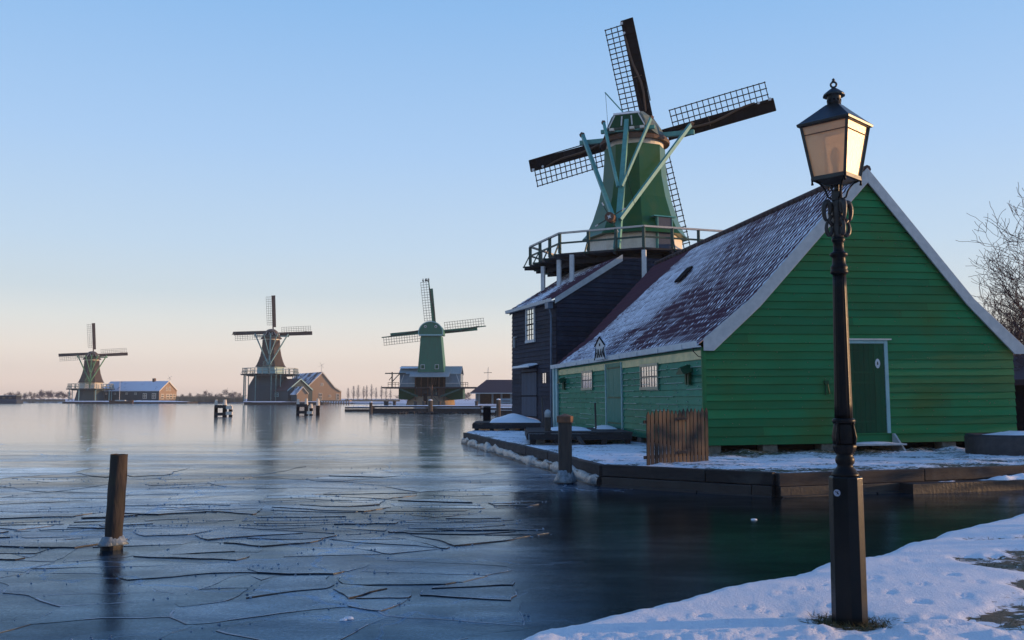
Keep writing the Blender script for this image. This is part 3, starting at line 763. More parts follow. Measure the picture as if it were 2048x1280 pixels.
# the name board on the gutter
m = MB()
yc, z0 = 9.25, 2.66
half = [(.74, 0), (.66, .12), (.56, .30), (.54, .42), (.62, .52), (0, .80)]
outl = [(yc + a, z0 + z) for a, z in half] + [(yc - a, z0 + z) for a, z in reversed(half[:-1])]
m.prism([(-.33, y, z) for y, z in outl], (.05, 0, 0))
sb = m.build('name_board', WHITE, barn)
m = MB()
for sgn in (1, -1):
    m.beam((-.345, yc + sgn * .68, z0 + .50), (-.345, yc, z0 + .82), .04, .04, up=(1, 0, 0))
    prev = None
    for a, z in half[:4]:
        if prev: m.beam((-.345, yc + sgn * (prev[0]), z0 + prev[1]), (-.345, yc + sgn * a, z0 + z), .02, .03, up=(1, 0, 0))
        prev = (a, z)
m.build('board_trim', TAR, sb)
def text(body, size, loc, rot, m, parent, ext=.004):
    cu = bpy.data.curves.new('text', 'FONT'); cu.body = body; cu.size = size; cu.extrude = ext; cu.align_x = 'CENTER'; cu.align_y = 'CENTER'
    cu.space_character = 1.05
    o = bpy.data.objects.new('tmp', cu)
    me = bpy.data.meshes.new_from_object(o); bpy.data.objects.remove(o)
    me.materials.clear(); me.materials.append(m)
    q = bpy.data.objects.new('lettering', me); COL.objects.link(q); q.parent = parent; q.location = loc; q.rotation_euler = rot
    return q
tx = text('HAAN', .34, (-.34, yc, z0 + .21), (R(90), 0, R(-90)), TAR, sb, .006); tx.scale = (1.18, 1.35, 1)
tx = text('DE', .14, (-.34, yc, z0 + .53), (R(90), 0, R(-90)), TAR, sb, .006)

# ------------------------------------------------------------------ the dark house beside the mill
DA = R(18.6)
dark = thing('dark_house', 'tall dark tarred weatherboard house with snowy roof under the mill stage', 'house', (2.11, 43.5, .45), DA)
EZ = 6.15
RX, RZ = 3.9, EZ + 2.5
DL = 6.55
m = MB()
clap(m, fs, lambda z: 0, lambda z: DL, 0, EZ, .225, seed=12, out=.04, joints=0)
m.quad((0, 0, 0), (0, DL, 0), (0, DL, EZ), (0, 0, EZ)); m.quad((0, DL, 0), (2 * RX, DL, 0), (2 * RX, DL, EZ), (0, DL, EZ))
m.build('west_wall', NAVY, dark)
m = MB()
clap(m, fg, lambda z: 0 if z < EZ else (z - EZ) / .65, lambda z: 2 * RX, 0, EZ + 2.2, .225, seed=13, out=.04, joints=0)
m.add([(0, 0, 0), (2 * RX, 0, 0), (2 * RX, 0, EZ + 2.2), (3.38, 0, EZ + 2.2), (0, 0, EZ)], [(0, 1, 2, 3, 4)])
m.build('gable_wall', NAVY, dark)
m = MB(); m.prism([(-.12, -.14, EZ - .22), (-.12, -.14, EZ + .06), (3.42, -.14, EZ + 2.30), (3.42, -.14, EZ + 1.98)], (0, .05, 0)); m.build('barge_board', GREYWHITE, dark)
m = MB(); m.prism([(-.12, DL + .1, EZ - .22), (-.12, DL + .1, EZ + .06), (3.42, DL + .1, EZ + 2.30), (3.42, DL + .1, EZ + 1.98)], (0, .05, 0)); m.build('barge_board', GREYWHITE, dark)
t_ = MB()
dd, nn, ll = slope_basis((-.2, EZ - .03), (3.42, EZ + 2.22))
tiles(t_, lambda u, v: (-.2 + dd.x * v, -.09 + u, EZ - .03 + dd.z * v), nn, DL + .2, ll, lambda u, v: .55 + .30 * sm(1, 4, u) + .3 * fbm(u, v, 4, .6, 3) - .25 * sm(2.0, .5, u))
t_.quad((3.40, 0, EZ + 2.21), (2 * RX + .2, 0, EZ + 2.21), (2 * RX + .2, DL, EZ + 2.21), (3.40, DL, EZ + 2.21))
t_.quad((2 * RX, 0, 0), (2 * RX, DL, 0), (2 * RX, DL, EZ + 2.2), (2 * RX, 0, EZ + 2.2))
t_.build('roof', TILE, dark, recalc=False)
m = MB(); m.prism([(x, -.1, z + EZ - 2.72) for x, z in [(-.16, 2.60), (-.32, 2.60), (-.34, 2.76), (-.31, 2.77), (-.28, 2.64), (-.18, 2.64)]], (0, DL + .35, 0))
m.build('gutter', WHITE, dark)
m = MB(); m.tube([(-.22, .42, EZ - .3), (-.12, .42, EZ - .7), (-.12, .42, .1)], .05, 8); m.box((-.36, .18, EZ - .42), (-.10, .62, EZ - .10)); m.build('downpipe', mat('blue_grey_pipe', (.12, .18, .26), rough=.5), dark)
m = MB()
y0, y1, z0, z1 = 2.95, 4.05, 4.42, 6.0
for a, c in (((-.10, y0 - .12, z1), (-.03, y1 + .12, z1 + .12)), ((-.12, y0 - .14, z0 - .14), (-.03, y1 + .14, z0)), ((-.10, y0 - .12, z0), (-.03, y0, z1)), ((-.10, y1, z0), (-.03, y1 + .12, z1))): m.box(a, c)
fr = m.build('window', WHITE, dark)
m = MB(); m.box((-.055, y0, z0), (-.045, y1, z1)); m.build('pane', GLASS, fr)
m = MB()
for k in (1, 2): m.box((-.078, lerp(y0, y1, k / 3) - .016, z0), (-.056, lerp(y0, y1, k / 3) + .016, z1))
for k in range(1, 6): m.box((-.0785 - .01 * (k == 3), y0, lerp(z0, z1, k / 6) - .016 * (1 + (k == 3))), (-.0565, y1, lerp(z0, z1, k / 6) + .016 * (1 + (k == 3))))
m.build('glazing_bars', TAR, fr)
m = MB()
for k in range(8): m.box((-.062 - .003 * (k % 2), 2.62 + k * .28, .3), (-.04, 2.62 + (k + 1) * .28 - .008, 2.95))
hd = m.build('plank_door', NAVY_PLAIN, dark)
m = MB()
for z in (.5, 1.55, 2.75): m.box((-.075, 2.55, z), (-.064, 4.95, z + .06))
build_each(m, 'hinge', TAR, hd)
m = MB(); m.add([(-.04, 2.5, 3.14), (-.04, 5.0, 3.14), (-.5, 5.0, 3.02), (-.5, 2.5, 3.02), (-.04, 2.5, 3.08), (-.04, 5.0, 3.08), (-.5, 5.0, 2.97), (-.5, 2.5, 2.97)], [(0, 1, 2, 3), (7, 6, 5, 4), (2, 3, 7, 6), (0, 3, 7, 4), (1, 2, 6, 5)])
hood = m.build('door_hood', NAVY_PLAIN, dark)
m = MB(); m.grid(14, 6, lambda u, v: (-.03 - .5 * v, 2.48 + 2.54 * u, 3.15 - .12 * v + .09 * math.sin(math.pi * min(1, max(0, u))) ** .4)); m.prism([(-.53, 2.5, 3.0), (-.53, 5.0, 3.0), (-.53, 4.95, 3.11), (-.53, 2.55, 3.11)], (.03, 0, 0)); m.build('snow', SNOW, hood, smooth=True)
m = MB()
for y in (1.45, 1.72): m.box((-.06, y - .17, 2.2), (-.05, y, 2.68))
build_each(m, 'small_window', GLASS, dark)
m = MB(); m.box((-.14, 5.95, 4.15), (-.05, 6.0, 4.7)); m.box((-.14, 5.6, 4.68), (-.05, 6.0, 4.72)); m.build('iron_anchor', GREYWHITE, dark)

# ------------------------------------------------------------------ smock windmills
OCT = 8
def octring(r, z, ph, cx=0, cy=0): return [(cx + r * math.cos(ph + k * math.pi / 4), cy + r * math.sin(ph + k * math.pi / 4), z) for k in range(8)]
def sail(root, R_, ang, mats, detail, hub, twist=R(9), paltrok=False, lw=1.12, bw=.68, cut=0.0, cloth=True):
    """one sail in the plane y = hub.y; ang measured counter-clockwise seen from the tail"""
    ca, sa = math.cos(ang), math.sin(ang)
    def P(r, t, o=0):                                  # r along the sail, t to its counter-clockwise side, o to the front
        return (hub[0] + ca * r - sa * t, hub[1] + o, hub[2] + sa * r + ca * t)
    k = R_ / 7.6
    sp = MB(); sp.beam(P(.0, 0, 0), P(R_, 0, 0), .26 * k, .26 * k, up=(0, 1, 0), w2=.14 * k, h2=.14 * k)
    root_s = sp.build('sail', mats['spar'], root)
    la = MB(); n = detail; r0, r1 = .22 * R_, .965 * R_
    th = .050 * k if detail > 15 else .05 * k
    for i in range(n + 1):
        r = lerp(r0, r1, i / n); tw = twist * (1.6 - 1.3 * i / n)
        la.beam(P(r, -.04 * k, 0), P(r, (lw + .05) * k * math.cos(tw), -lw * k * math.sin(tw)), th, th, up=(0, 1, 0))
    for j in (1, 2, 3):
        pts = []
        for i in range(n + 1):
            r = lerp(r0 - .04 * k, r1 + .05 * k, i / n); tw = twist * (1.6 - 1.3 * i / n)
            pts.append(P(r, lw * k * j / 3 * math.cos(tw), -lw * k * j / 3 * math.sin(tw)))
        for a, c in zip(pts, pts[1:]): la.beam(a, c, th, th, up=(0, 1, 0))
    la.build('lattice', mats['lattice'], root_s)
    bo = MB(); nb = 14; c1 = (1 - cut) * R_
    for i in range(nb):
        ra, rb = lerp(.16 * R_, c1, i / nb), lerp(.16 * R_, c1, (i + 1) / nb)
        twa, twb = twist * (1.5 - 1.2 * i / nb), twist * (1.5 - 1.2 * (i + 1) / nb)
        def bp(r, t, tw, o): return P(r, -t * k * math.cos(tw), t * k * math.sin(tw) + o)
        taper = lambda r: bw * (.86 + .14 * r / R_)
        vs = [bp(ra, .05, twa, 0), bp(rb, .05, twb, 0), bp(rb, taper(rb), twb, 0), bp(ra, taper(ra), twa, 0)]
        vs += [Vector(v) + Vector((0, .04 * k, 0)) for v in vs]
        bo.add(vs, [(0, 1, 2, 3), (7, 6, 5, 4), (0, 4, 5, 1), (1, 5, 6, 2), (2, 6, 7, 3), (3, 7, 4, 0)])
        if detail > 15:
            bo.beam(bp(rb - .02, .03, twb, -.03), bp(rb - .02, taper(rb) - .02, twb, -.03), .05, .04, up=(0, 1, 0))
    if detail > 15:
        bo.beam(bp(ra * .3, .66, twa, -.02), bp(c1, .68, twb, -.02), .05, .05, up=(0, 1, 0))
    bo.build('sail_board', mats['board'], root_s)
    if cloth:
        cl = MB(); pts = []
        for i in range(9):
            t = i / 8; pts.append(P(lerp(.2, .86, t) * R_, (-.35 + .42 * t * t + .08 * math.sin(9 * t + ang)) * k, -.10 * k))
        cl.tube(pts, [(.05 + .03 * math.sin(math.pi * i / 8)) * k for i in range(9)], 6)
        if detail > 15 and mats.get('twobar'):
            cl.beam(P(.5 * R_, .1, -.15), P(.5 * R_, -.5, -.12), .05, .05, up=(0, 1, 0))
        cl.build('rolled_sailcloth', mats['cloth'], root_s)
        if detail > 15:
            ds = MB(); cx_, t_c = R_ * .9, .02
            c0 = Vector(P(cx_ - .1, .0, -.15)); ds.add([c0 + Vector((.08 * math.cos(a), 0, .08 * math.sin(a))) for a in [i * math.pi / 5 for i in range(10)]], [tuple(range(10))])
            ds.box(Vector(P(R_ - .2, .03, -.15)) - Vector((.08, .01, .08)), Vector(P(R_ - .2, .03, -.15)) + Vector((.08, .01, .08)))
            build_each(ds, 'white_marker', WHITE, root_s)
    return root_s

def smock_mill(label, loc, heading, k, ang, mats, detail, ph=R(20), stage_r=5.98, first=True, railtop=None, wheel='capstan', stage_posts=(), door=True, group=None):
    root = thing('windmill', label, 'windmill', loc, -heading, group)
    root.scale = (k, k, k)
    # tower
    prof = [(3.02, 1.36), (2.78, 1.62), (2.40, 2.45), (2.06, 3.5), (1.82, 4.7), (1.74, 5.7), (1.72, 6.5)]
    m = MB(); rings = [octring(r, z, ph) for r, z in prof]
    rp = []
    for a, c in zip(prof, prof[1:]):
        for i in range(3): rp.append((lerp(a[0], c[0], i / 3), lerp(a[1], c[1], i / 3)))
    rp.append(prof[-1])
    m.lathe(rp, 8, phase=ph, cap=True)
    tower = m.build('tower', mats['tower'], root)
    m = MB(); m.lathe([(2.62, 0), (2.60, 1.40)], 8, phase=ph); m.build('plinth', mats['plinth'], root)
    m = MB(); m.lathe([(1.60, 6.5), (1.62, 6.86)], 32); m.build('cap_ring', CREAM, root)
    # cap, lofted along the shaft
    st_ = [(-1.95, 1.05, .66, 7.30, 8.02), (-1.9, 1.12, .72, 7.22, 8.10), (-1.1, 1.58, .74, 6.95, 8.36), (0, 1.82, .62, 6.84, 8.60), (1.1, 1.75, .58, 6.88, 8.66), (2.0, 1.35, .52, 7.05, 8.62), (2.25, .95, .4, 7.25, 8.4)]
    def sec(y, wb, wt, zb, zt):
        return [(wb, y, zb), (lerp(wb, wt, .25), y, lerp(zb, zt, .42)), (lerp(wb, wt, .60), y, lerp(zb, zt, .80)), (wt, y, zt), (0, y, zt + .10),
                (-wt, y, zt), (-lerp(wb, wt, .60), y, lerp(zb, zt, .80)), (-lerp(wb, wt, .25), y, lerp(zb, zt, .42)), (-wb, y, zb)]
    m = MB(); vs = []; fs_ = []
    for s0 in st_: vs += sec(*s0)
    ns = len(st_)
    for i in range(ns - 1):
        for j in range(8): fs_.append((i * 9 + j, i * 9 + j + 1, (i + 1) * 9 + j + 1, (i + 1) * 9 + j))
        fs_.append((i * 9 + 8, i * 9, (i + 1) * 9, (i + 1) * 9 + 8))
    fs_ += [tuple(range(9)), tuple((ns - 1) * 9 + j for j in range(8, -1, -1))]
    m.add(vs, fs_)
    cap = m.build('cap', mats['cap'], root)
    m = MB()
    m.prism([(-.98, -1.955, 7.33), (.98, -1.955, 7.33), (.64, -1.955, 8.0), (-.64, -1.955, 8.0)], (0, -.02, 0)); m.build('cap_back', mats['capback'], cap)
    m = MB()
    for sgn in (-1, 1):
        m.beam((sgn * .30, -1.99, 7.40), (sgn * .26, -1.99, 7.92), .07, .03, up=(0, 1, 0)); m.beam((sgn * 1.0, -1.99, 7.33), (sgn * .66, -1.99, 8.0), .06, .03, up=(0, 1, 0))
    build_each(m, 'cap_trim', WHITE, cap)
    if detail > 15:
        m = MB(); m.prism([(-.74, -2.0, 8.03), (.74, -2.0, 8.03), (.5, -1.2, 8.30), (-.5, -1.2, 8.30)], (0, 0, .10)); m.build('snow', SNOW, cap)
        m = MB()
        for x in (-.85, .28, .85): m.box((x - .1, -2.1, 7.14), (x + .14, -1.7, 7.28))
        build_each(m, 'beam_end', CREAM, cap)
        m = MB(); m.beam((-.15, -1.6, 8.1), (-1.15, -2.2, 9.3), .05, .05); m.build('hoist_pole', mats['brace'], cap)
        m = MB(); m.tube([(-1.12, -2.2, 9.27), (-.95, -2.3, 7.0)], .01, 4); m.tube([(.1, -2.1, 7.2), (.45, -4.0, 4.0), (.9, -4.2, 2.4)], .012, 4); m.build('rope', TAR, cap)
    m = MB()
    m.lathe([(1.66, 6.78), (1.95, 6.72), (1.98, 6.86), (1.85, 7.04)], 24); m.build('cap_skirt', mats['skirt'], cap)
    # windshaft and tail
    m = MB(); m.tube([(0, 1.6, 7.85), (0, 3.0, 7.95)], .26, 10); m.build('windshaft', TAR, root)
    bm = mats['brace']
    TB = (0, -4.45, 1.75)
    m = MB(); m.beam((0, -1.9, 7.7), (0, -4.55, .15), .24, .24, w2=.34, h2=.34); m.build('tail_pole', bm, root, bevel=.015)
    m = MB(); m.beam((-3.3, .35, 7.32), (3.3, .35, 7.32), .24, .26); m.build('cross_beam', bm, root)
    m = MB(); m.beam((-1.5, -1.75, 7.22), (1.5, -1.75, 7.22), .18, .20); m.build('cross_beam', bm, root)
    for sgn in (-1, 1):
        m = MB(); m.beam((sgn * 3.12, .28, 7.75), (sgn * .15, -4.45, 1.7), .19, .19); m.build('tail_brace', bm, root, bevel=.01)
        m = MB(); m.beam((sgn * 1.32, -1.85, 7.70), (sgn * .1, -3.75, 3.6), .14, .14); m.build('tail_brace', bm, root, bevel=.01)
        if detail > 15:
            m = MB(); m.beam((sgn * 3.12, .28, 7.70), (sgn * 3.20, .34, 7.88), .22, .22); m.beam((sgn * 1.32, -1.85, 7.66), (sgn * 1.37, -1.79, 7.80), .17, .17); build_each(m, 'brace_cap', BROWN, root)
    wc = Vector((-.28, -4.75, 1.78))
    if wheel == 'capstan':
        m = MB(); m.tube([wc + Vector((0, -.22, 0)), wc + Vector((0, .35, 0))], .25, 14); cw = m.build('capstan', BROWN, root)
        m = MB()
        for q in range(4):
            a = R(28) + q * math.pi / 2
            m.beam(wc + Vector((.2 * math.cos(a), -.05, .2 * math.sin(a))), wc + Vector((.85 * math.cos(a), -.05, .85 * math.sin(a))), .05, .05, up=(0, 1, 0))
        m.build('capstan_spokes', DARKGREEN_RAIL, cw)
        m = MB()
        for q in range(4):
            a = R(28) + q * math.pi / 2
            m.beam(wc + Vector((.72 * math.cos(a), -.05, .72 * math.sin(a))), wc + Vector((.90 * math.cos(a), -.05, .90 * math.sin(a))), .055, .055, up=(0, 1, 0))
        m.prism([wc + Vector((.13 * math.cos(a) * f, -.23, .13 * math.sin(a) * f)) for a, f in [(i * math.pi / 4 + .3, 1 if i % 2 else .45) for i in range(8)]], (0, -.01, 0))
        build_each(m, 'white_mark', WHITE, cw)
    else:
        m = MB()
        for q in range(12):
            a = q * math.pi / 6
            m.beam(wc, wc + Vector((1.0 * math.cos(a), 0, 1.0 * math.sin(a))), .05, .05, up=(0, 1, 0))
        m.tube([wc + Vector((.75 * math.cos(a), 0, .75 * math.sin(a))) for a in [i * math.pi / 8 for i in range(17)]], .035, 4, cap=False)
        m.build('capstan_wheel', bm, root)
    # stage
    m = MB(); m.lathe([(stage_r - .12, -.14), (stage_r, -.12), (stage_r, -.02), (2.4, -.0)], 8, phase=ph - R(4)); 
    stg = m.build('stage', mats['stage'], root)
    m = MB()
    vr = octring(stage_r * .82, -.32, ph - R(4))
    for i in range(8): m.beam(vr[i], vr[(i + 1) % 8], .22, .26)
    for i in range(8):
        p = octring(stage_r + .28, -.2, ph - R(4))[i]; m.beam((p[0] * .3, p[1] * .3, -.22), p, .16, .18)
        p2 = octring(stage_r + .28, -.2, ph - R(4))[(i + 1) % 8]
        for f in ((.33, .67) if detail > 15 else (.5,)):
            q = (lerp(p[0], p2[0], f), lerp(p[1], p2[1], f)); m.beam((q[0] * .3, q[1] * .3, -.22), (q[0], q[1], -.2), .12, .16)
    m.build('stage_joists', mats['stage'], stg)
    m = MB(); ro = octring(stage_r - .05, 1.05, ph - R(4)); rt = octring(stage_r - .05, .52, ph - R(4)); rb = octring(stage_r - .05, 0, ph - R(4))
    for i in range(8):
        a, c = Vector(ro[i]), Vector(ro[(i + 1) % 8]); m.beam(a, c, .13, .09)
    m.build('hand_rail', mats.get('handrail', PALEWOOD), stg)
    m = MB()
    for i in range(8):
        m.beam(rt[i], rt[(i + 1) % 8], .06, .09)
        for f in (0, .35, .68):
            t0 = Vector(rb[i]).lerp(Vector(rb[(i + 1) % 8]), f); t1 = Vector(ro[i]).lerp(Vector(ro[(i + 1) % 8]), f)
            m.beam(t0, t1 - Vector((0, 0, .03)), .14, .14)
            out = Vector((t0.x, t0.y, 0)).normalized()
            m.beam(t0 + out * .36 - Vector((0, 0, .1)), t0 + Vector((0, 0, .62)), .06, .06)
            m.beam(t0 - Vector((0, 0, .1)), t0 + out * .42 - Vector((0, 0, .12)), .08, .08)
    m.build('railing', mats['rail'], stg)
    # door in the tower wall
    if door:
        a = ph + R(-45 - 22.5)                     # face to the right of the tail
        n_ = Vector((math.cos(a), math.sin(a), 0)); tt = Vector((-n_.y, n_.x, 0))
        def D(t, z, o): return n_ * (2.42 + o) + tt * t + Vector((0, 0, z))
        m = MB(); m.prism([D(-.12, .02, .18), D(.72, .02, .18), D(.72, 2.2, .18), D(-.12, 2.2, .18)], n_ * -.7); dr = m.build('door', mats['doorm'], root)
        m = MB()
        for t in (-.17, .72): m.prism([D(t, 0, .2), D(t + .05, 0, .2), D(t + .05, 2.22, .2), D(t, 2.22, .2)], n_ * -.7)
        m.prism([D(-.4, 2.22, .26), D(.95, 2.22, .26), D(.95, 2.29, .22), D(-.4, 2.29, .22)], n_ * -.8)
        m.build('door_frame', TEAL, root)
    for q in (0, 1, 2, 3):
        sail(root, 7.45, ang + q * math.pi / 2, mats, detail, (.15, 2.75, 8.03))
    return root, stg

NEARM = dict(tower=MILL_GREEN, plinth=CREAM, cap=CAPMAT, capback=GREEN_DARK, skirt=BROWN, brace=TEAL, stage=BLACKWOOD, rail=DARKGREEN_RAIL, spar=TAR, lattice=mat('dark_red_brown_laths', (.014, .010, .013), rough=.8, spec=.1, bump=0), board=TAR, cloth=SAILCLOTH, doorm=NAVY_PLAIN, twobar=True)
mill, stg = smock_mill('big green smock mill with black sails rising above the barn', (6.95, 51.15, 9.4), R(20), 1.0, R(11.2), NEARM, 17)
# pale posts under the stage and the dark body that carries the tower
def world_to(root_loc, heading, p):
    d = Vector(p) - Vector(root_loc); c, s = math.cos(heading), math.sin(heading)
    return Vector((d.x * c - d.y * s, d.x * s + d.y * c, d.z))
ML = (6.95, 51.15, 9.4)
for X, Y, zt, zb in ((1.70, 50.0, 9.1, 7.6), (2.45, 47.6, 9.1, 7.3), (3.03, 46.2, 9.15, 7.2), (6.42, 44.35, 9.1, 7.55)):
    a, c = world_to(ML, R(20), (X, Y, zt)), world_to(ML, R(20), (X, Y, zb))
    m = MB(); m.beam(a, c, .20, .20); m.beam(c, c - Vector((0, 0, .12)), .20, .20, w2=.08, h2=.08); m.beam(c, c - Vector((0, 0, .9)), .04, .04)
    m.build('stage_post', WHITE, mill)
m = MB(); m.lathe([(4.0, -8.9), (3.1, -.35)], 8, phase=R(20)); m.build('lower_body', NAVY, mill)
m = MB()
for dx in (-1.35, 1.0): m.tube([(dx * .9, -2.62 if dx < 0 else -2.66, .33), (dx * .9, -2.78, .33)], .09, 10)
build_each(m, 'red_bolt', RED, mill)

# ------------------------------------------------------------------ far mills and their barns
def simple_house(name, label, cat, corner, ang, W, L, eave, ridge, wall_g, wall_s, roofm, trim=CREAM, flare=None, wins=(), over=.3, rx=None, group=None):
    root = thing(name, label, cat, corner, ang, group)
    rx = rx if rx is not None else W / 2
    gp = [(0, 0), (W, 0), (W, eave if not flare else flare[1]), (rx, ridge), (0, eave)]
    if flare: gp = [(0, 0), (W, 0), (W, flare[1]), (flare[0], flare[2]), (rx, ridge), (0, eave)]
    m = MB(); m.prism([(x, 0, z) for x, z in gp], (0, .2, 0)); m.build('gable_wall', wall_g, root)
    m = MB(); m.quad((0, .2, 0), (0, L, 0), (0, L, eave), (0, .2, eave)); m.add([(0, L, 0), (W, L, 0), (W, L, eave if not flare else flare[1]), (rx, L, ridge), (0, L, eave)], [(0, 1, 2, 3, 4)]); m.quad((W, .2, 0), (W, L, 0), (W, L, gp[2][1]), (W, .2, gp[2][1]))
    m.build('side_wall', wall_s, root)
    m = MB(); sl = (ridge - eave) / rx
    m.prism([(-over, -over, eave - over * sl), (rx, -over, ridge), (rx, -over, ridge + .2), (-over, -over, eave - over * sl + .2)], (0, L + 2 * over, 0))
    right = gp[2:-1]
    pts = [(rx, ridge)] + [(x, z) for x, z in reversed(right[:-1] if right[-1] == (rx, ridge) else right)]
    for (x0, z0), (x1, z1) in zip(pts, pts[1:]):
        m.prism([(x0, -over, z0), (x1, -over, z1), (x1, -over, z1 + .2), (x0, -over, z0 + .2)], (0, L + 2 * over, 0))
    m.build('roof', roofm, root)
    bt = .32 if W > 6 else .2
    for A_, B_ in [((-over, eave - over * sl), (rx, ridge))] + list(zip(pts, pts[1:])):
        m = MB(); m.prism([(A_[0], -over - .08, A_[1] - bt * .6), (B_[0], -over - .08, B_[1] - bt * .6), (B_[0], -over - .08, B_[1] + .22), (A_[0], -over - .08, A_[1] + .22)], (0, .07, 0)); m.build('barge_board', trim, root)
    for face, a, z, ww, hh in wins:
        m = MB()
        if face == 'g': m.box((a, -.08, z), (a + ww, -.01, z + hh))
        else: m.box((-.08, a, z), (-.01, a + ww, z + hh))
        fr = m.build('window', trim, root)
        m = MB(); e = .12 * min(ww, hh) + .04
        for i in (0, 1):
            for j in (0, 1):
                a0 = a + e + i * (ww - e) / 2; a1 = a0 + (ww - e) / 2 - e * .8; z0 = z + e + j * (hh - e) / 2; z1 = z0 + (hh - e) / 2 - e * .8
                if face == 'g': m.box((a0, -.1, z0), (a1, -.05, z1))
                else: m.box((-.1, a0, z0), (-.05, a1, z1))
        m.build('pane', GLASSDARK, fr)
    return root
# middle smock mill, 310 m
FARM = dict(tower=THATCH, plinth=TEAL_PALE, cap=THATCH, capback=TAR, skirt=THATCH, brace=mat('faded_teal_timber', (.16, .30, .29), rough=.8), stage=DARKTEAL, rail=mat('pale_rail_paint', (.35, .40, .34), rough=.7), spar=mat('brown_spar', (.10, .05, .04), rough=.8), lattice=mat('grey_green_laths', (.10, .12, .11), rough=.8, bump=0), board=mat('dark_brown_sail_board', (.05, .035, .035), rough=.8), cloth=SAILCLOTH_DARK, doorm=TAR, handrail=mat('pale_hand_rail', (.45, .48, .42), rough=.8))
def along(px, Y): return (px - 1024) / 1848.7 * Y
def zat(py, Y): return atY(1024, py, Y).z
D2 = 310.0
x2 = along(540, D2); k2 = 13.3 / 7.6
m2, _ = smock_mill('brown thatched mill with a spoked wheel, next to the brown gabled barn', (x2, D2, zat(748, D2)), R(-14.6 + 4), k2, R(3.4), FARM, 12, wheel='wheel', stage_r=5.3, door=False)
bz2 = 1.0
base = MB(); hz = (bz2 - zat(748, D2)) / k2
base.lathe([(4.3, hz), (4.1, hz * .45), (2.9, -.2)], 8, phase=R(16)); base.build('lower_body', DARKTEAL, m2)
for i in range(8):
    a = R(16) + i * math.pi / 4
    for off in (0, .18, -.18):
        aa = a + off
        if off and i % 2: continue
        m = MB(); m.beam((4.9 * math.cos(aa), 4.9 * math.sin(aa), hz), (4.9 * math.cos(aa), 4.9 * math.sin(aa), -.2), .16, .16); m.build('stage_post', FARM['brace'], m2)
H2 = (along(613, 300), 300, bz2)
simple_house('timber_barn', 'large brown gabled barn beside the thatched mill with the spoked wheel', 'barn', (along(612, 303), 303, bz2), R(30), 12.0, 27, 4.4, 9.5, BROWNBOARD, DARKTEAL, ROOF_HALF, flare=(9.6, 3.2, 4.6), rx=5.4,
             wins=(('g', 4.9, 5.0, .9, 1.0), ('g', 4.3, .3, 1.1, 2.4), ('g', 7.7, 1.3, .8, .8), ('g', 10.3, .3, 1.0, 2.2)))
simple_house('wooden_shed', 'small brown shed with snow patched roof in front of the brown barn', 'shed', (along(594, 292), 292, bz2 - .1), R(30), 3.6, 13, 2.5, 4.6, BROWNBOARD, DARKTEAL, ROOF_HALF)
# low wing of the mill to the left
simple_house('mill_wing', 'dark low wing under the stage of the thatched mill with the spoked wheel', 'building', (along(575, 297), 297, bz2), R(42), 9, 17, 3.6, 7.2, DARKTEAL, DARKTEAL, ROOF_BARE, trim=TEAL_PALE, wins=(('s', 6.0, 1.5, 1.3, 1.3), ('s', 8.3, 1.5, 1.3, 1.3)))
# left smock mill, 365 m
D1 = 365.0
FARM1 = dict(FARM); FARM1['brace'] = mat('green_tail_timber', (.10, .26, .12), rough=.8); FARM1['plinth'] = CREAM
m1, _ = smock_mill('farthest brown thatched mill at left beside the long low barn', (along(181, D1), D1, zat(777, D1)), R(-24.5 + 3), 12.9 / 7.6, R(4.5), FARM1, 12, wheel='wheel', stage_r=5.0, door=False)
k1 = 12.9 / 7.6
hz1 = (1.0 - zat(777, D1)) / k1
m = MB(); m.lathe([(3.5, hz1), (2.9, -.2)], 8, phase=R(16)); m.build('lower_body', DARKTEAL, m1)
for i in range(8):
    a = R(16) + i * math.pi / 4
    m = MB(); m.beam((4.6 * math.cos(a), 4.6 * math.sin(a), hz1), (4.6 * math.cos(a), 4.6 * math.sin(a), -.2), .16, .16); m.build('stage_post', TEAL_PALE, m1)
m = MB(); m.prism([(.25, -1.9, 5.2), (.65, -1.9, 5.2), (.65, -1.85, 6.0), (.25, -1.85, 6.0)], (0, -.05, 0)); m.build('window', FARM1['brace'], m1)
lb = simple_house('long_barn', 'long low barn with snowy roof and chimney beside the farthest mill', 'barn', (along(318, 365), 365, 1.0), R(70), 10.1, 29, 4.0, 7.7, BROWNBOARD, DARKTEAL, ROOF_HEAVY, trim=CREAM,
             wins=(('g', 1.0, .6, 1.6, 2.1), ('g', 4.0, .6, 1.6, 2.1), ('g', 5.9, .6, 1.6, 2.1), ('g', 8.0, .6, 1.4, 2.1), ('g', 3.8, 3.9, 1.1, 1.6), ('g', 5.4, 3.9, 1.1, 1.6), ('s', 1.5, .8, 2.0, 2.2), ('s', 6.0, .8, 2.0, 2.2), ('s', 11, 2.4, 1.2, .9), ('s', 15.5, 2.4, 1.2, .9), ('s', 21.5, 2.4, 1.2, .9), ('s', 26, 2.4, 1.2, .9)))
rf = [o for o in bpy.data.objects if o.parent == lb and o.name.startswith('roof')][0]
m = MB(); m.box((4.6, 6.5, 7.2), (5.5, 7.6, 9.0)); m.build('chimney', BROWN, rf)
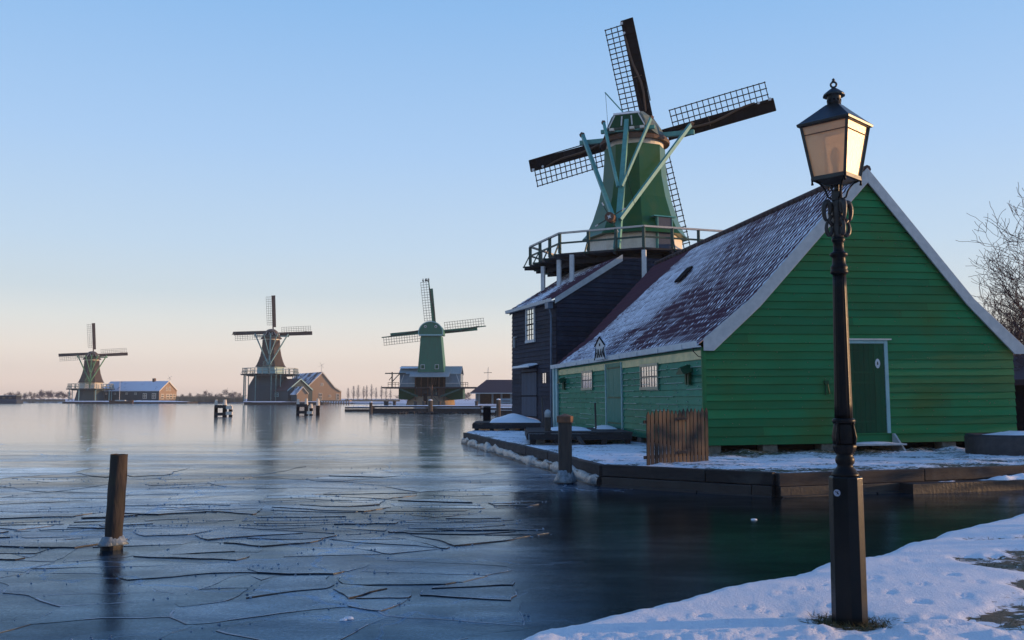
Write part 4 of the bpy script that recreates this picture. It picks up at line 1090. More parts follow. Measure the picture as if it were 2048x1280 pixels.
for nm, px, Y, zt, zb, lb_ in (('weather_vane', 338, 364, 10.2, 8.6, 'thin weather vane above the long low barn'), ('weather_vane', 642, 304, 13.0, 10.2, 'thin weather vane on the ridge of the brown gabled barn')):
    v = thing(nm, lb_, 'weather vane', (along(px, Y), Y, zb))
    m = MB(); m.tube([(0, 0, 0), (0, 0, zt - zb)], .06, 5); m.build('pole', GREYWHITE, v)
    m = MB(); h = zt - zb - .1
    for a in (.5, 2.2, 3.7, 5.3): m.beam((0, 0, h), (1.1 * math.cos(a), -.1, h + 1.1 * math.sin(a)), .07, .05)
    m.build('vane', TAR, v)

# ---- the green paltrok mill, 175 m
D3 = 175.0
p3 = (along(863, D3), D3, zat(811, D3))
hd3 = R(-5 + 6)
pal = thing('windmill', 'green paltrok sawmill with rounded head and open sawing floor in the middle distance', 'windmill', p3, -hd3)
def Z3(py): return zat(py, D3) - p3[2]
def X3(px): return along(px, D3) - p3[0]
zt3, zm3, zc3 = Z3(673), Z3(745), Z3(645)
m = MB(); m.add([(X3(838), -2.6, zm3), (X3(890), -2.6, zm3), (X3(890), 2.6, zm3), (X3(838), 2.6, zm3), (X3(843), -2.1, zt3), (X3(883), -2.1, zt3), (X3(883), 2.4, zt3), (X3(843), 2.4, zt3)], [(0, 1, 5, 4), (1, 2, 6, 5), (2, 3, 7, 6), (3, 0, 4, 7), (4, 5, 6, 7)])
m.build('body', PALT_GREEN, pal)
outl = []
for i in range(17):
    a = math.pi * i / 16; outl.append((2.28 * math.cos(a), zt3 + .2 + 2.45 * math.sin(a) ** .8))
m = MB(); m.prism([(x, -2.5, z) for x, z in outl], (0, 5.2, 0)); head = m.build('head', PALT_GREEN, pal)
m = MB(); 
pp = [Vector((x * 1.0, -2.56, z)) for x, z in outl]
for a, c in zip(pp, pp[1:]): m.beam(a, c, .16, .06, up=(0, 1, 0))
m.box((-2.2, -2.6, zt3 + .0), (2.2, -2.5, zt3 + .25)); m.build('head_trim', TEAL_PALE, head)
for sx in (-.98, .98):
    m = MB(); pts = [Vector((sx + .27 * math.cos(a), -2.56, zt3 + 1.72 + .24 * math.sin(a))) for a in [i * math.pi / 6 for i in range(12)]]
    m.add([tuple(p) for p in pts], [tuple(range(12))]); rw = m.build('round_window', WHITE, head)
    m = MB(); pts = [Vector((sx + .16 * math.cos(a), -2.6, zt3 + 1.72 + .14 * math.sin(a))) for a in [i * math.pi / 6 for i in range(12)]]
    m.add([tuple(p) for p in pts], [tuple(range(12))]); m.build('pane', GLASSDARK, rw)
for px in (844, 872):
    m = MB(); m.box((X3(px), -2.68, Z3(739)), (X3(px + 8), -2.55, Z3(730))); wq = m.build('window', WHITE, pal)
    m = MB(); m.box((X3(px + 1), -2.72, Z3(738)), (X3(px + 7), -2.66, Z3(731))); m.build('pane', GREEN_DARK, wq)
# wings with metal roofs
m = MB()
def slab(mb, x0, x1, z0, z1, y0, y1, th=.12):
    mb.add([(x0, y0, z0), (x1, y0, z0), (x1, y1, z1), (x0, y1, z1), (x0, y0, z0 - th), (x1, y0, z0 - th), (x1, y1, z1 - th), (x0, y1, z1 - th)], [(0, 1, 2, 3), (7, 6, 5, 4), (0, 4, 5, 1), (1, 5, 6, 2), (2, 6, 7, 3), (3, 7, 4, 0)])
for xa, xb, nm in ((800, 838, 'wing_roof'), (888, 924, 'wing_roof')):
    m = MB(); slab(m, X3(xa), X3(xb), Z3(748), Z3(732), -2.4, 1.2); slab(m, X3(xa), X3(xb), Z3(748), Z3(732), 4.8, 1.2); m.build(nm, ZINC, pal)
m = MB(); slab(m, X3(824), X3(902), Z3(754), Z3(745), -4.6, -2.4); m.build('porch_roof', ZINC, pal)
m = MB(); slab(m, X3(800), X3(836), Z3(737), Z3(733.5), -1.4, .4, .02); m.build('roof_snow', SNOW, pal)
for xa, xb in ((802, 832), (893, 923)):
    m = MB(); m.box((X3(xa), -2.2, Z3(774)), (X3(xb), 4.5, Z3(748))); ww = m.build('wing_wall', PALEBOARD, pal)
    m = MB(); m.beam((X3(xa), -2.25, Z3(767)), (X3(xb), -2.25, Z3(767)), .1, .1); m.beam((X3(xb if xa > 850 else xa), -2.25, Z3(774)), (X3(xb - 9 if xa > 850 else xa + 9), -2.25, Z3(748)), .1, .1); m.build('wall_strip', WHITE, ww)
m = MB(); m.box((X3(833), -1.0, Z3(800)), (X3(892), 3.5, zm3)); m.build('open_floor_shade', VOID, pal)  # dark box in place of the shaded interior
m = MB()
for px in (833, 845, 858, 866, 880, 890): m.beam((X3(px), -2.2, Z3(800)), (X3(px), -2.2, Z3(753)), .16, .16)
for px in (843, 865, 869, 873): m.beam((X3(px), -2.0, Z3(770)), (X3(px + 1.5), -1.9, Z3(756)), .09, .09)
m.build('floor_posts', BROWN, pal)
m = MB(); m.box((X3(768), -3.4, Z3(777)), (X3(955), 4.0, Z3(774.3))); plf = m.build('saw_floor', mat('dark_plank_deck', (.05, .045, .05), rough=.8), pal)
m = MB()
for xa, xb in ((781, 802), (924, 938)):
    for pz in (769, 765.5): m.beam((X3(xa), -3.3, Z3(pz)), (X3(xb), -3.3, Z3(pz)), .08, .08)
    for t in range(4): m.beam((X3(lerp(xa, xb, t / 3)), -3.3, Z3(775)), (X3(lerp(xa, xb, t / 3)), -3.3, Z3(765)), .08, .08)
m.build('railing', BROWN, plf)
for xa, xb, xc in ((800, 833, 840), (927, 892, 885)):
    m = MB()
    m.add([(X3(xa), -2.0, Z3(777)), (X3(xa), -2.0, Z3(798)), (X3(xb - (12 if xb < 860 else -12)), -1.6, Z3(800)), (X3(xb), -1.6, Z3(793)), (X3(xb), -1.6, Z3(777)),
           (X3(xa), 4.0, Z3(777)), (X3(xa), 4.0, Z3(798)), (X3(xb - (12 if xb < 860 else -12)), 4.0, Z3(800)), (X3(xb), 4.0, Z3(793)), (X3(xb), 4.0, Z3(777))],
          [(0, 1, 2, 3, 4), (5, 6, 7, 8, 9), (0, 1, 6, 5), (1, 2, 7, 6), (2, 3, 8, 7), (3, 4, 9, 8)])
    m.build('under_floor_wall', GREEN_DARK, pal)
    m = MB(); m.beam((X3(xa + (4 if xa < 860 else -4)), -3.0, Z3(778)), (X3(xc), -3.6, Z3(793)), .25, .3); m.build('support_strut', mat('mid_green_strut', (.03, .11, .09), rough=.7), pal)
m = MB(); m.box((X3(834), -1.4, Z3(794)), (X3(891), 3.0, Z3(777))); m.build('core', NAVY_PLAIN, pal)
m = MB()
for xa in (838, 881):
    for t in range(7): m.box((X3(xa), -2.4, Z3(791 - t * 2.1)), (X3(xa + 9), -2.0, Z3(790.2 - t * 2.1)))
build_each(m, 'stair_step', BROWN, pal)
m = MB(); m.box((X3(864), -1.6, Z3(790)), (X3(874.5), -1.42, Z3(777))); dq = m.build('door_frame', TEAL_PALE, pal); m = MB(); m.box((X3(865), -1.68, Z3(790)), (X3(873.5), -1.58, Z3(778))); m.build('door', DARKTEAL, dq)
m = MB(); m.lathe([(4.65, 0), (4.55, .9), (3.9, 1.75), (2.2, 1.8)], 28, c=(X3(860), 1.5)); m.build('round_base', BRICK, pal, smooth=False)
m = MB()
c_ = (X3(869), -4.6, Z3(790))
m.tube([(c_[0], c_[1], 0), (c_[0], c_[1], Z3(771))], .13, 6)
for q in range(5):
    a = R(35 + 70 * q); m.beam(c_, (c_[0] + 1.7 * math.cos(a), c_[1] - .2, c_[2] + 1.7 * math.sin(a)), .08, .08)
m.build('capstan', BROWN, pal)
m = MB(); m.box((X3(853), -5.2, 0), (X3(859.5), -4.2, Z3(787))); m.build('gate_post', TAR, pal)
# crane on the left
m = MB()
m.beam((X3(788), -2.8, Z3(775)), (X3(788), -2.8, Z3(745)), .22, .22); m.beam((X3(774), -2.8, Z3(747.5)), (X3(815), -2.8, Z3(747.5)), .16, .2); m.beam((X3(789), -2.8, Z3(763)), (X3(803), -2.8, Z3(748)), .16, .16); m.beam((X3(782), -2.8, Z3(761)), (X3(789), -2.8, Z3(752)), .12, .12)
m.build('hoisting_crane', mat('dark_crane_timber', (.04, .06, .05), rough=.8), pal)
PM = dict(spar=PALT_GREEN, lattice=mat('grey_laths', (.13, .12, .11), rough=.8, bump=0), board=PALT_GREEN, cloth=SAILCLOTH_DARK)
m = MB(); m.tube([(0, 2, Z3(661)), (0, 3.6, Z3(661))], .35, 10); m.build('windshaft', TAR, pal)
for q in range(4):
    sail(pal, 10.2, R(6.2) + q * math.pi / 2, PM, 18 if False else 15, (0, 3.4, Z3(661)), cut=.17, lw=1.18, bw=.50)

simple_house('red_roofed_shed', 'low open shed with a dark red roof between the paltrok mill and the dark house', 'shed', (along(952, 165), 165, zat(808, 165)), R(-72), 16, 24, 2.2, 2.3, TAR, BROWN, ROOF_BARE, trim=GREYWHITE)
sh = [o for o in bpy.data.objects if o.name.startswith('red_roofed_shed')][0]
for o in [o for o in bpy.data.objects if o.parent == sh]: bpy.data.objects.remove(o, do_unlink=True)
sh.location = (0, 0, 0); sh.rotation_euler = (0, 0, 0)
def s3(px, py, Y): p = atY(px, py, Y); return (p.x, p.y, p.z)
m = MB(); m.add([s3(939, 786, 160), s3(1060, 786, 160), s3(1060, 759.5, 166), s3(973, 759.5, 166), s3(950, 786, 175), s3(1060, 786, 175)], [(0, 1, 2, 3), (0, 3, 4), (3, 2, 5, 4)]); m.build('roof', ROOF_BARE, sh)
m = MB(); m.beam(s3(939, 786.5, 159.9), s3(1060, 786.5, 159.9), .15, .14); m.build('gutter', GREYWHITE, sh)
m = MB(); a, c = s3(952, 808, 163), s3(1060, 787, 174); m.box((a[0], 163, a[2]), (c[0], 174, c[2])); m.build('open_front', mat('dark_brown_stacked_timber', (.06, .04, .035), (.02, .015, .015), rough=.9, nscale=3, bump=.5), sh)
m = MB()
for px in (953, 958, 985, 1003, 1022): q = s3(px, 808, 162.6); m.beam(q, (q[0], q[1], s3(px, 787, 162.6)[2]), .35, .3)
build_each(m, 'front_post', PALEBOARD, sh)
v = thing('weather_vane', 'thin weather vane standing over the dark red shed roof', 'weather vane', s3(976, 759.5, 166))
m = MB(); m.tube([(0, 0, -.2), (0, 0, 2.0)], .05, 5); m.build('pole', GREYWHITE, v)
m = MB(); m.beam((-.75, 0, 1.25), (.7, 0, 1.3), .1, .08); m.beam((.0, 0, .7), (.05, 0, 2.3), .05, .04); m.build('vane', TAR, v)

# ------------------------------------------------------------------ jetties, piles, posts
def plank_platform(root, x0, x1, y0, y1, zt, h, mt=BLACKWOOD, boards=8, legs=True):
    m = MB()
    for k in range(boards):
        m.box((x0, lerp(y0, y1, k / boards) + .008, zt - .05), (x1, lerp(y0, y1, (k + 1) / boards) - .004, zt - .004 * (k % 2)))
    m.build('deck_boards', mt, root)
    m = MB(); m.box((x0 + .03, y0 - .04, zt - h), (x1 - .03, y0 + .02, zt - .055)); m.box((x0 - .04, y0, zt - h), (x0 + .02, y1, zt - .055)); m.build('fascia', mt, root)
    if legs:
        for k in range(5):
            xx = lerp(x0 + .15, x1 - .15, k / 4); m = MB(); m.box((xx - .09, y0 + .05, zt - .48), (xx + .09, y0 + .25, zt - h + .01)); m.build('leg', mt, root)
def mound(parent, x0, x1, y0, y1, z, h, seed=0, name='snow', nu=40, nv=14):
    m = MB()
    def f(u, v):
        x, y = lerp(x0, x1, u), lerp(y0, y1, v)
        e = (math.sin(math.pi * u) ** .45) * (math.sin(math.pi * v) ** .35)
        return (x, y, z + e * h * (.55 + .45 * math.sin(math.pi * min(1, u * .75 + .15)) + .5 * nz(x, y, seed, 1.2)) - .004)
    m.grid(nu, nv, f)
    o = m.build(name, SNOW, parent, smooth=True, recalc=False)
    return o
j1 = thing('landing_stage', 'black timber landing stage with a snow heap at the far end of the quay', 'jetty', (0, 0, 0))
plank_platform(j1, -1.72, 1.28, 41.0, 44.6, .83, .26); mound(j1, -1.0, 1.3, 41.05, 44.0, .83, .30, 3)
j2 = thing('landing_stage', 'black timber landing stage before the green side door, its left end bare', 'jetty', (0, 0, 0))
plank_platform(j2, .50, 3.75, 28.8, 33.4, .86, .24); mound(j2, 1.3, 2.6, 30, 33.2, .86, .09, 5); mound(j2, 2.9, 3.6, 31.5, 33.2, .86, .11, 6)
m = MB(); m.beam((2.05, 28.7, .72), (2.2, 28.3, .45), .12, .06); m.beam((1.0, 28.4, .50), (2.05, 28.4, .52), .10, .06); m.build('step_plank', POSTWOOD, j2)

qw = thing('timber_quay_wall', 'dark timber quay wall of stacked beams below the green barn', 'quay wall', (0, 0, 0))
def wallrun(p, q, seed, n0):
    rnd = random.Random(seed); P_, Q_ = Vector((*p, 0)), Vector((*q, 0)); d = (Q_ - P_); L0 = d.length; d.normalize(); out = Vector((d.y, -d.x, 0))
    if out.dot(Vector((0, 0, 0)) - P_) < 0: out = -out
    for zlo, zhi, off, nm, mt in ((.22, .465, .05, 'top_beam', QUAYWOOD), (.0, .205, .10, 'lower_beam', QUAYLOW), (-.2, .035, .16, 'footing_beam', QUAYLOW)):
        x = 0; m = MB()
        while x < L0 - .01:
            ln = min(rnd.uniform(2.2, 3.6), L0 - x)
            jit = rnd.uniform(-.012, .012)
            a = P_ + d * (x + .008); c = P_ + d * (x + ln - .008)
            zz = (zlo + zhi) / 2 + rnd.uniform(-.016, .012)
            m.beam(a + out * (off / 2 + jit) + Vector((0, 0, zz)), c + out * (off / 2 + jit + rnd.uniform(-.008, .008)) + Vector((0, 0, zz)), .14 + off, zhi - zlo, tone=rnd.random())
            x += ln
        m.build(nm, mt, qw, bevel=.012)
for i in range(len(Q) - 1): wallrun(Q[i], Q[i + 1], i, 0)
# ice draped over the left face of the quay wall
m = MB()
P0, P1 = Vector((*Q[0], 0)), Vector((*Q[1], 0)); dq_ = (P1 - P0).normalized(); oq = Vector((dq_.y, -dq_.x, 0)); oq = oq if oq.dot(-P0) > 0 else -oq
LQ = (P1 - P0).length
def drape(u, v):
    s = u * LQ; k = fbm(s, 0, 1, .9, 3); th = max(.0, .07 + .12 * k + .02 * nz(s, v * 2, 4, 3))
    p = P0 + dq_ * s
    top = .25 + .10 * fbm(s, 3, 1, 1.4, 3)
    z = lerp(-.02, top, v)
    o = .12 + th * (1 - v) ** .6 + .05 * math.sin(v * 3.1) + .004 * nz(s, v, 9, 12)
    if v > .98: o = .02
    return (p.x + oq.x * o, p.y + oq.y * o, z)
m.grid(500, 12, drape)
m.build('ice_crust', ICEWHITE, qw, smooth=True, recalc=False)
# snowy ledge in front of the wall on the right
m = MB()
def ledge(u, v):
    x = lerp(8.0, 14.5, u); k = (x - 5.11) / (11.1 - 5.11); yw = lerp(18.1, 20.2, k)
    n_ = fbm(x, v, 3, 2.2, 4)
    amt = sm(0, .35, u) * max(0, .75 + .9 * fbm(x, 0, 5, 1.3, 3))
    e = math.sin(math.pi * v) ** .5
    return (x, yw - .14 - .42 * v * (.4 + .6 * amt), .17 + e * amt * (.20 + .10 * n_) * (.55 + .45 * (1 - v)) - .02)
m.grid(220, 16, ledge)
m.build('snow_ledge', SNOW, qw, smooth=True, recalc=False)
m = MB(); m.beam((7.9, 18.78, .1), (14.6, 21.12, .1), .5, .2); m.build('ledge_beam', QUAYLOW, qw)

def square_post(label, X, Y, zt, wd, capm, ice=True, z0=-.3, nm='mooring_post', n=8, dome=False):
    r = thing(nm, label, 'mooring post', (X, Y, 0))
    hw = wd / 2; ch = hw * .35
    prof = [(hw, -hw + ch), (hw, hw - ch), (hw - ch, hw), (-hw + ch, hw), (-hw, hw - ch), (-hw, -hw + ch), (-hw + ch, -hw), (hw - ch, -hw)]
    m = MB(); m.prism([(x, y, z0) for x, y in prof], (0, 0, zt - z0 - (.16 if not dome else .22))); m.build('shaft', POSTWOOD, r, bevel=.008)
    if dome:
        m = MB(); m.lathe([(hw * 1.02, zt - .22), (hw * 1.02, zt - .08), (hw * .85, zt - .02), (hw * .5, zt + .02), (.01, zt + .03)], 12); m.build('cap', capm, r, smooth=True)
    else:
        c = hw + .03; f = [(x * c / hw, y * c / hw) for x, y in prof]
        m = MB(); m.add([(x, y, zt - .17) for x, y in f] + [(x, y, zt - .03) for x, y in f] + [(0, 0, zt + .03)], [tuple(range(7, -1, -1))] + [(i, (i + 1) % 8, (i + 1) % 8 + 8, i + 8) for i in range(8)] + [(i + 8, (i + 1) % 8 + 8, 16) for i in range(8)]); m.build('cap', capm, r)
    if ice:
        m = MB(); m.lathe([(hw * 1.75, .02), (hw * 1.55, .10), (hw * 1.25, .22), (hw * 1.08, .30)], 30, rf=lambda a, z: 1 + .10 * math.sin(3 * a + 9 * z) + .05 * math.sin(11 * a)); m.build('ice_collar', ICEWHITE, r, smooth=True)
        m = MB(); m.lathe([(hw * 1.25, -.1), (hw * 1.25, .03)], 16); m.build('wet_foot', QUAYLOW, r)
    return r
square_post('square weathered mooring post with brown cap and ice collar in front of the quay', 1.20, 21.0, 1.53, .30, POSTCAP)
square_post('round topped grey post standing beside the nearer landing stage', 1.14, 29.6, 1.52, .20, GREYWHITE, ice=False, dome=True)
r_ = thing('mooring_pile', 'dark square pile in the water behind the snow heaped landing stage', 'mooring post', (-1.27, 47, 0))
m = MB(); m.box((-.19, -.19, -.2), (.19, .19, 1.45)); m.build('shaft', TAR, r_, bevel=.02); m = MB(); m.lathe([(.22, 1.452), (.2, 1.5), (.05, 1.53)], 8); m.build('cap', POSTWOOD, r_)
def stick(label, px, py0, py1, Y):
    a, c = atY(px + 2, py1, Y), atY(px, py0, Y); r = MB(); r.tube([a, c], .035, 6); o = r.build('wooden_pole', POSTWOOD); tag(o, label, 'pole'); return o
stick('thin upright pole leaning on the green side wall left of the side door', 1190, 806, 862, 32.0)
stick('thin upright pole in front of the dark plank house next to the round topped post', 1084, 795, 862, 38.0)

# round timber pile in the ice at left
rp_ = thing('timber_pile', 'rough round wooden pile frozen into the ice at left foreground', 'mooring post', (-5.07, 11.87, 0))
m = MB()
def pilef(u, v):
    a = 2 * math.pi * u; z = lerp(-.25, 1.19, v)
    r = .104 * (1 + .06 * nz(math.cos(a) * .7, math.sin(a) * .7, z * 3.5) + .022 * math.sin(z * 15 + a * .6) + .04 * nz(math.cos(a) * 3, math.sin(a) * 3, z * 2)) * (1.0 + .06 * (1 - v))
    lean = .055 * v + .003 * math.sin(z * 3)
    return (r * math.cos(a) + lean, r * math.sin(a), z + .015 * nz(math.cos(a) * 2, math.sin(a) * 2, 9) * v)
m.grid(36, 60, pilef)
top = [pilef(i / 36, 1) for i in range(36)]; m.add([(x, y, z - .012) for x, y, z in top], [tuple(range(36))])
m.build('shaft', mat('rough_dark_pile_wood', (.055, .042, .034), (.028, .022, .019), rough=.85, nscale=8, stretch=(1, 1, .25), bump=1, bscale=22, bstretch=(1, 1, .2), bdist=.02, dirt=(.06, .06, .025), dirtscale=4, dirtamt=.5), rp_, smooth=True)
m = MB(); m.lathe([(.18, .06), (.152, .095), (.130, .14), (.118, .165)], 36, rf=lambda a, z: 1 + .13 * math.sin(3 * a + 1) + .05 * math.sin(13 * a)); m.build('ice_collar', ICEWHITE, rp_, smooth=True)
m = MB(); m.lathe([(.125, -.05), (.135, .07)], 24, rf=lambda a, z: 1 + .05 * math.sin(17 * a)); m.build('wet_foot', QUAYLOW, rp_)

# dolphins (pile clusters) in the middle of the river
def dolphin(label, X, Y, piles, bars):
    r = thing('mooring_dolphin', label, 'mooring piles', (X, Y, 0), group='mooring dolphins in the river')
    for dx, dy, h, hw in piles:
        m = MB(); m.tube([(dx, dy, -.3), (dx, dy, h * .62)], hw, 8); pl_ = m.build('pile', TAR, r)
        m = MB(); m.tube([(dx, dy, h * .62), (dx, dy, h)], [hw * .95, hw * .65], 8); m.build('white_top', CREAM, pl_)
    for x0, x1, z in bars:
        m = MB(); m.box((x0, -.35, z - .16), (x1, -.1, z + .16)); m.build('cross_timber', BLACKWOOD if x1 < 1 else CREAM, r)
dolphin('white topped mooring piles in the river between the two farther mills', along(443, 98), 98, ((-.55, 0, 1.78, .20), (.38, 0, 1.78, .24), (.85, .5, 1.2, .2)), ((-.6, .6, 1.05), (-.6, .6, .25), (.6, 1.25, .95), (.6, 1.25, .35)))
dolphin('white topped mooring piles standing before the brown shed across the river', along(605, 105), 105, ((-.5, 0, 1.85, .19), (.45, 0, 1.9, .22), (.9, .5, 1.3, .2)), ((-.6, .6, 1.1), (-.6, .6, .35), (.6, 1.2, .3)))
dp = thing('mooring_pile', 'single dark pile with white top in the river right of the pile pair', 'mooring post', (along(636, 106), 106, 0))
m = MB(); m.tube([(0, 0, -.3), (0, 0, 1.1)], .22, 8); m.build('shaft', TAR, dp); m = MB(); m.tube([(0, 0, 1.1), (0, 0, 1.9)], [.21, .14], 8); m.build('white_top', CREAM, dp)

# dock in front of the paltrok mill
def dock(label, x0, x1, Y, Yb, zt, white=True):
    r = thing('long_dock', label, 'dock', (0, 0, 0))
    a, c = along(x0, Y), along(x1, Y)
    m = MB(); m.box((a, Y, zt - .22), (c, Yb, zt)); m.build('deck', QUAYWOOD, r)
    m = MB(); m.box((a, Y - .1, -.2), (c, Y + .2, zt - .3)); m.build('lower_beam', QUAYWOOD, r)
    mound(r, a + .2, c - .2, Y + .1, Yb - .1, zt, .07, 7, nu=60)
    return r
dk = dock('long low timber dock with thin snow in front of the green paltrok mill', 740, 962, 121, 127, .93)
dock('low dark jetty reaching left from the paltrok mill dock', 690, 744, 138, 141, .62)
dock('dark timber dock left of the dark plank house', 960, 1060, 108, 118, .8)
lowp = [(776, 808), (790, 806), (833, 805)]
for i, (px, lb_) in enumerate(((742, 'dark mooring post at the left end of the long dock'), (861, 'tall grey mooring post at the middle of the long dock'), (997, 'stout grey mooring post on the dock left of the dark house'))):
    r = thing('mooring_post', lb_, 'mooring post', (along(px, 119 if i < 2 else 106), 119 if i < 2 else 106, 0))
    hgt = (1.4, 1.65, 1.75)[i]; wd = (.2, .28, .24)[i]
    m = MB(); m.tube([(0, 0, -.3), (0, 0, hgt)], [wd * 1.1, wd], 8); m.build('shaft', POSTWOOD, r)
    m = MB(); m.lathe([(wd, hgt + .001), (wd * .8, hgt + .1), (.03, hgt + .14)], 8); m.build('snow_cap', SNOW, r)
bol = None
for px, h in ((789, .5), (831, .55), (848, .6), (879, .55), (953, .5), (771, .6), (774, .75)):
    X, Y = along(px, 124), 124
    if bol is None:
        bol = thing('bollard', '', 'bollard', (X, Y, .93), group='low bollards on the long dock')
        m = MB(); m.lathe([(.2, 0), (.2, .45), (.26, .47), (.24, .6), (.05, .62)], 10); m.build('shaft', POSTWOOD, bol)
        o = bol
    else:
        o = copy_tree(bol)
    o.location = (X, Y, .93); o['label'] = {789: 'low bollard on the long dock under the crane arm', 831: 'low bollard on the dock left of the round mill base', 848: 'low bollard on the dock left of the tallest dock post', 879: 'low bollard on the dock before the lit part of the mill base', 953: 'low bollard on the dock before the red roofed shed', 771: 'leftmost of the dark bollards near the left end of the dock', 774: 'taller of the paired dark bollards near the left end of the dock'}[px]
sg = MB(); sg.box((along(963, 107.8), 107.75, .28), (along(990, 107.8), 107.85, .55)); tag(sg.build('dock_sign', WHITE), 'long white board fixed to the dock left of the dark house', 'sign')
bn = thing('bench', 'grey wooden bench on the dock beside the dark house', 'bench', (along(1016, 112), 112, .8))
m = MB(); m.box((-1.2, -.2, .42), (1.2, .2, .48)); m.build('seat', PALEBOARD, bn)
m = MB(); m.box((-1.2, .2, .55), (1.2, .25, .75)); m.box((-1.2, .22, .85), (1.2, .27, 1.1)); m.build('backrest', PALEBOARD, bn)
for x in (-1.05, 1.05):
    m = MB(); m.box((x - .05, -.2, 0), (x + .05, .2, .42)); m.box((x - .05, .14, .42), (x + .05, .2, 1.1)); m.build('leg', QUAYWOOD, bn)
# jetty on posts right of the brown barn
jt = thing('post_jetty', 'sunlit wooden walkway on short posts before the brown gabled barn', 'jetty', (0, 0, 0))
xa, xb = along(640, 288), along(699, 288)
m = MB(); m.box((xa, 288, 1.0), (xb, 292, 1.35)); m.build('deck', BROWNBOARD, jt)
for k in range(12):
    xx = lerp(xa + .2, xb - .2, k / 11); m = MB(); m.box((xx - .14, 288, -.2), (xx + .14, 288.3, 1.0)); m.build('post', BROWNBOARD, jt)
dr2 = MB(); dr2.box((along(488, 285), 285, 0), (along(640, 285), 300, .75)); o = dr2.build('mill_quay', QUAYWOOD); tag(o, 'low snowy quay under the thatched mill with the spoked wheel', 'quay')
mound(o, along(500, 286), along(560, 286), 286, 296, .75, .15, 2)
dr2 = MB(); dr2.box((along(125, 350), 350, -.1), (along(375, 350), 362, .6)); o = dr2.build('mill_quay', QUAYWOOD); tag(o, 'low snowy quay under the farthest mill and its long barn', 'quay')
mound(o, along(210, 352), along(370, 352), 350, 360, .6, .5, 4)
# boats by the far mill
def boat(label, X, Y, L, h, mt):
    r = thing('moored_boat', label, 'boat', (X, Y, 0))
    m = MB(); n = 12; vs = []
    for i in range(n + 1):
        t = i / n; x = lerp(-L / 2, L / 2, t); wv = 1.1 * math.sin(math.pi * min(1, max(0, .12 + .8 * t))) ** .6; zz = h + .35 * (2 * t - 1) ** 2
        vs += [(x, -wv, zz), (x * .94, -wv * .6, -.1), (x * .94, wv * .6, -.1), (x, wv, zz)]
    fs2 = []
    for i in range(n):
        for j in range(3): fs2.append((i * 4 + j, i * 4 + j + 1, i * 4 + j + 5, i * 4 + j + 4))
        fs2.append((i * 4 + 3, i * 4, i * 4 + 4, i * 4 + 7))
    m.add(vs, fs2 + [(0, 1, 2, 3), tuple(n * 4 + j for j in (3, 2, 1, 0))]); m.build('hull', mt, r)
    return r
bt = boat('brown sailing boat with a bare white mast moored before the long low barn', along(243, 345), 345, 9, .9, BROWN)
m = MB(); m.tube([(-.8, 0, .5), (-.8, 0, 8.4)], .09, 5); m.build('mast', WHITE, bt); m = MB(); m.box((-2.2, -.6, .8), (1.5, .6, 1.35)); m.build('cabin', GREYWHITE, bt)
bg_ = thing('river_barge', 'long dark barge moored at the left edge of the picture', 'boat', (along(8, 350), 350, 0))
m = MB(); m.box((-14, -2.4, -.1), (6.2, 2.4, 1.5)); m.build('hull', NAVY_PLAIN, bg_, bevel=.3); m = MB(); m.box((-12, -1.9, 1.5), (5.5, 1.9, 2.9)); m.build('cabin', NAVY, bg_)
m = MB(); m.box((-12.4, -2.1, 2.9), (5.9, 2.1, 3.1)); m.build('cabin_roof', PALEBOARD, bg_)
m = MB()
for k in range(7): m.box((-11 + k * 2.3, -1.95, 1.9), (-9.9 + k * 2.3, -1.88, 2.5))
build_each(m, 'window', GLASSDARK, bg_)

# ------------------------------------------------------------------ fence by the barn
fn = thing('picket_fence', 'short brown wooden picket fence standing against the barn corner', 'fence', (0, 0, 0))
fa, fb = Vector((2.95, 20.25, .44)), Vector((4.47, 21.45, .47))
fd = (fb - fa).normalized(); fo = Vector((fd.y, -fd.x, 0))
NP = 16
for k in range(NP):
    p = fa + (fb - fa) * (k / (NP - 1)); m = MB(); hgt = 1.20 + .03 * random.uniform(-1, 1); wd = .100; ln = random.uniform(-.008, .008)
    poly = [p - fd * wd / 2, p + fd * wd / 2, p + fd * (wd / 2 + ln) + Vector((0, 0, hgt - .09)), p + fd * ln + Vector((0, 0, hgt)), p - fd * (wd / 2 - ln) + Vector((0, 0, hgt - .09))]
    m.tone = random.random()
    m.prism([q + fo * .02 for q in poly], fo * .022); m.build('picket', PICKET, fn)
for z in (.18, .95):
    m = MB(); m.beam(fa + Vector((0, 0, z)) - fd * .1, fb + Vector((0, 0, z)), .04, .07); m.build('rail', PICKET, fn)
m = MB()
for z in (.22, .97): m.box(tuple(fa + fd * .95 + fo * .045 + Vector((-.02, -.02, z))), tuple(fa + fd * 1.2 + fo * .045 + Vector((.02, .02, z + .05))))
build_each(m, 'hinge', BROWN, fn)

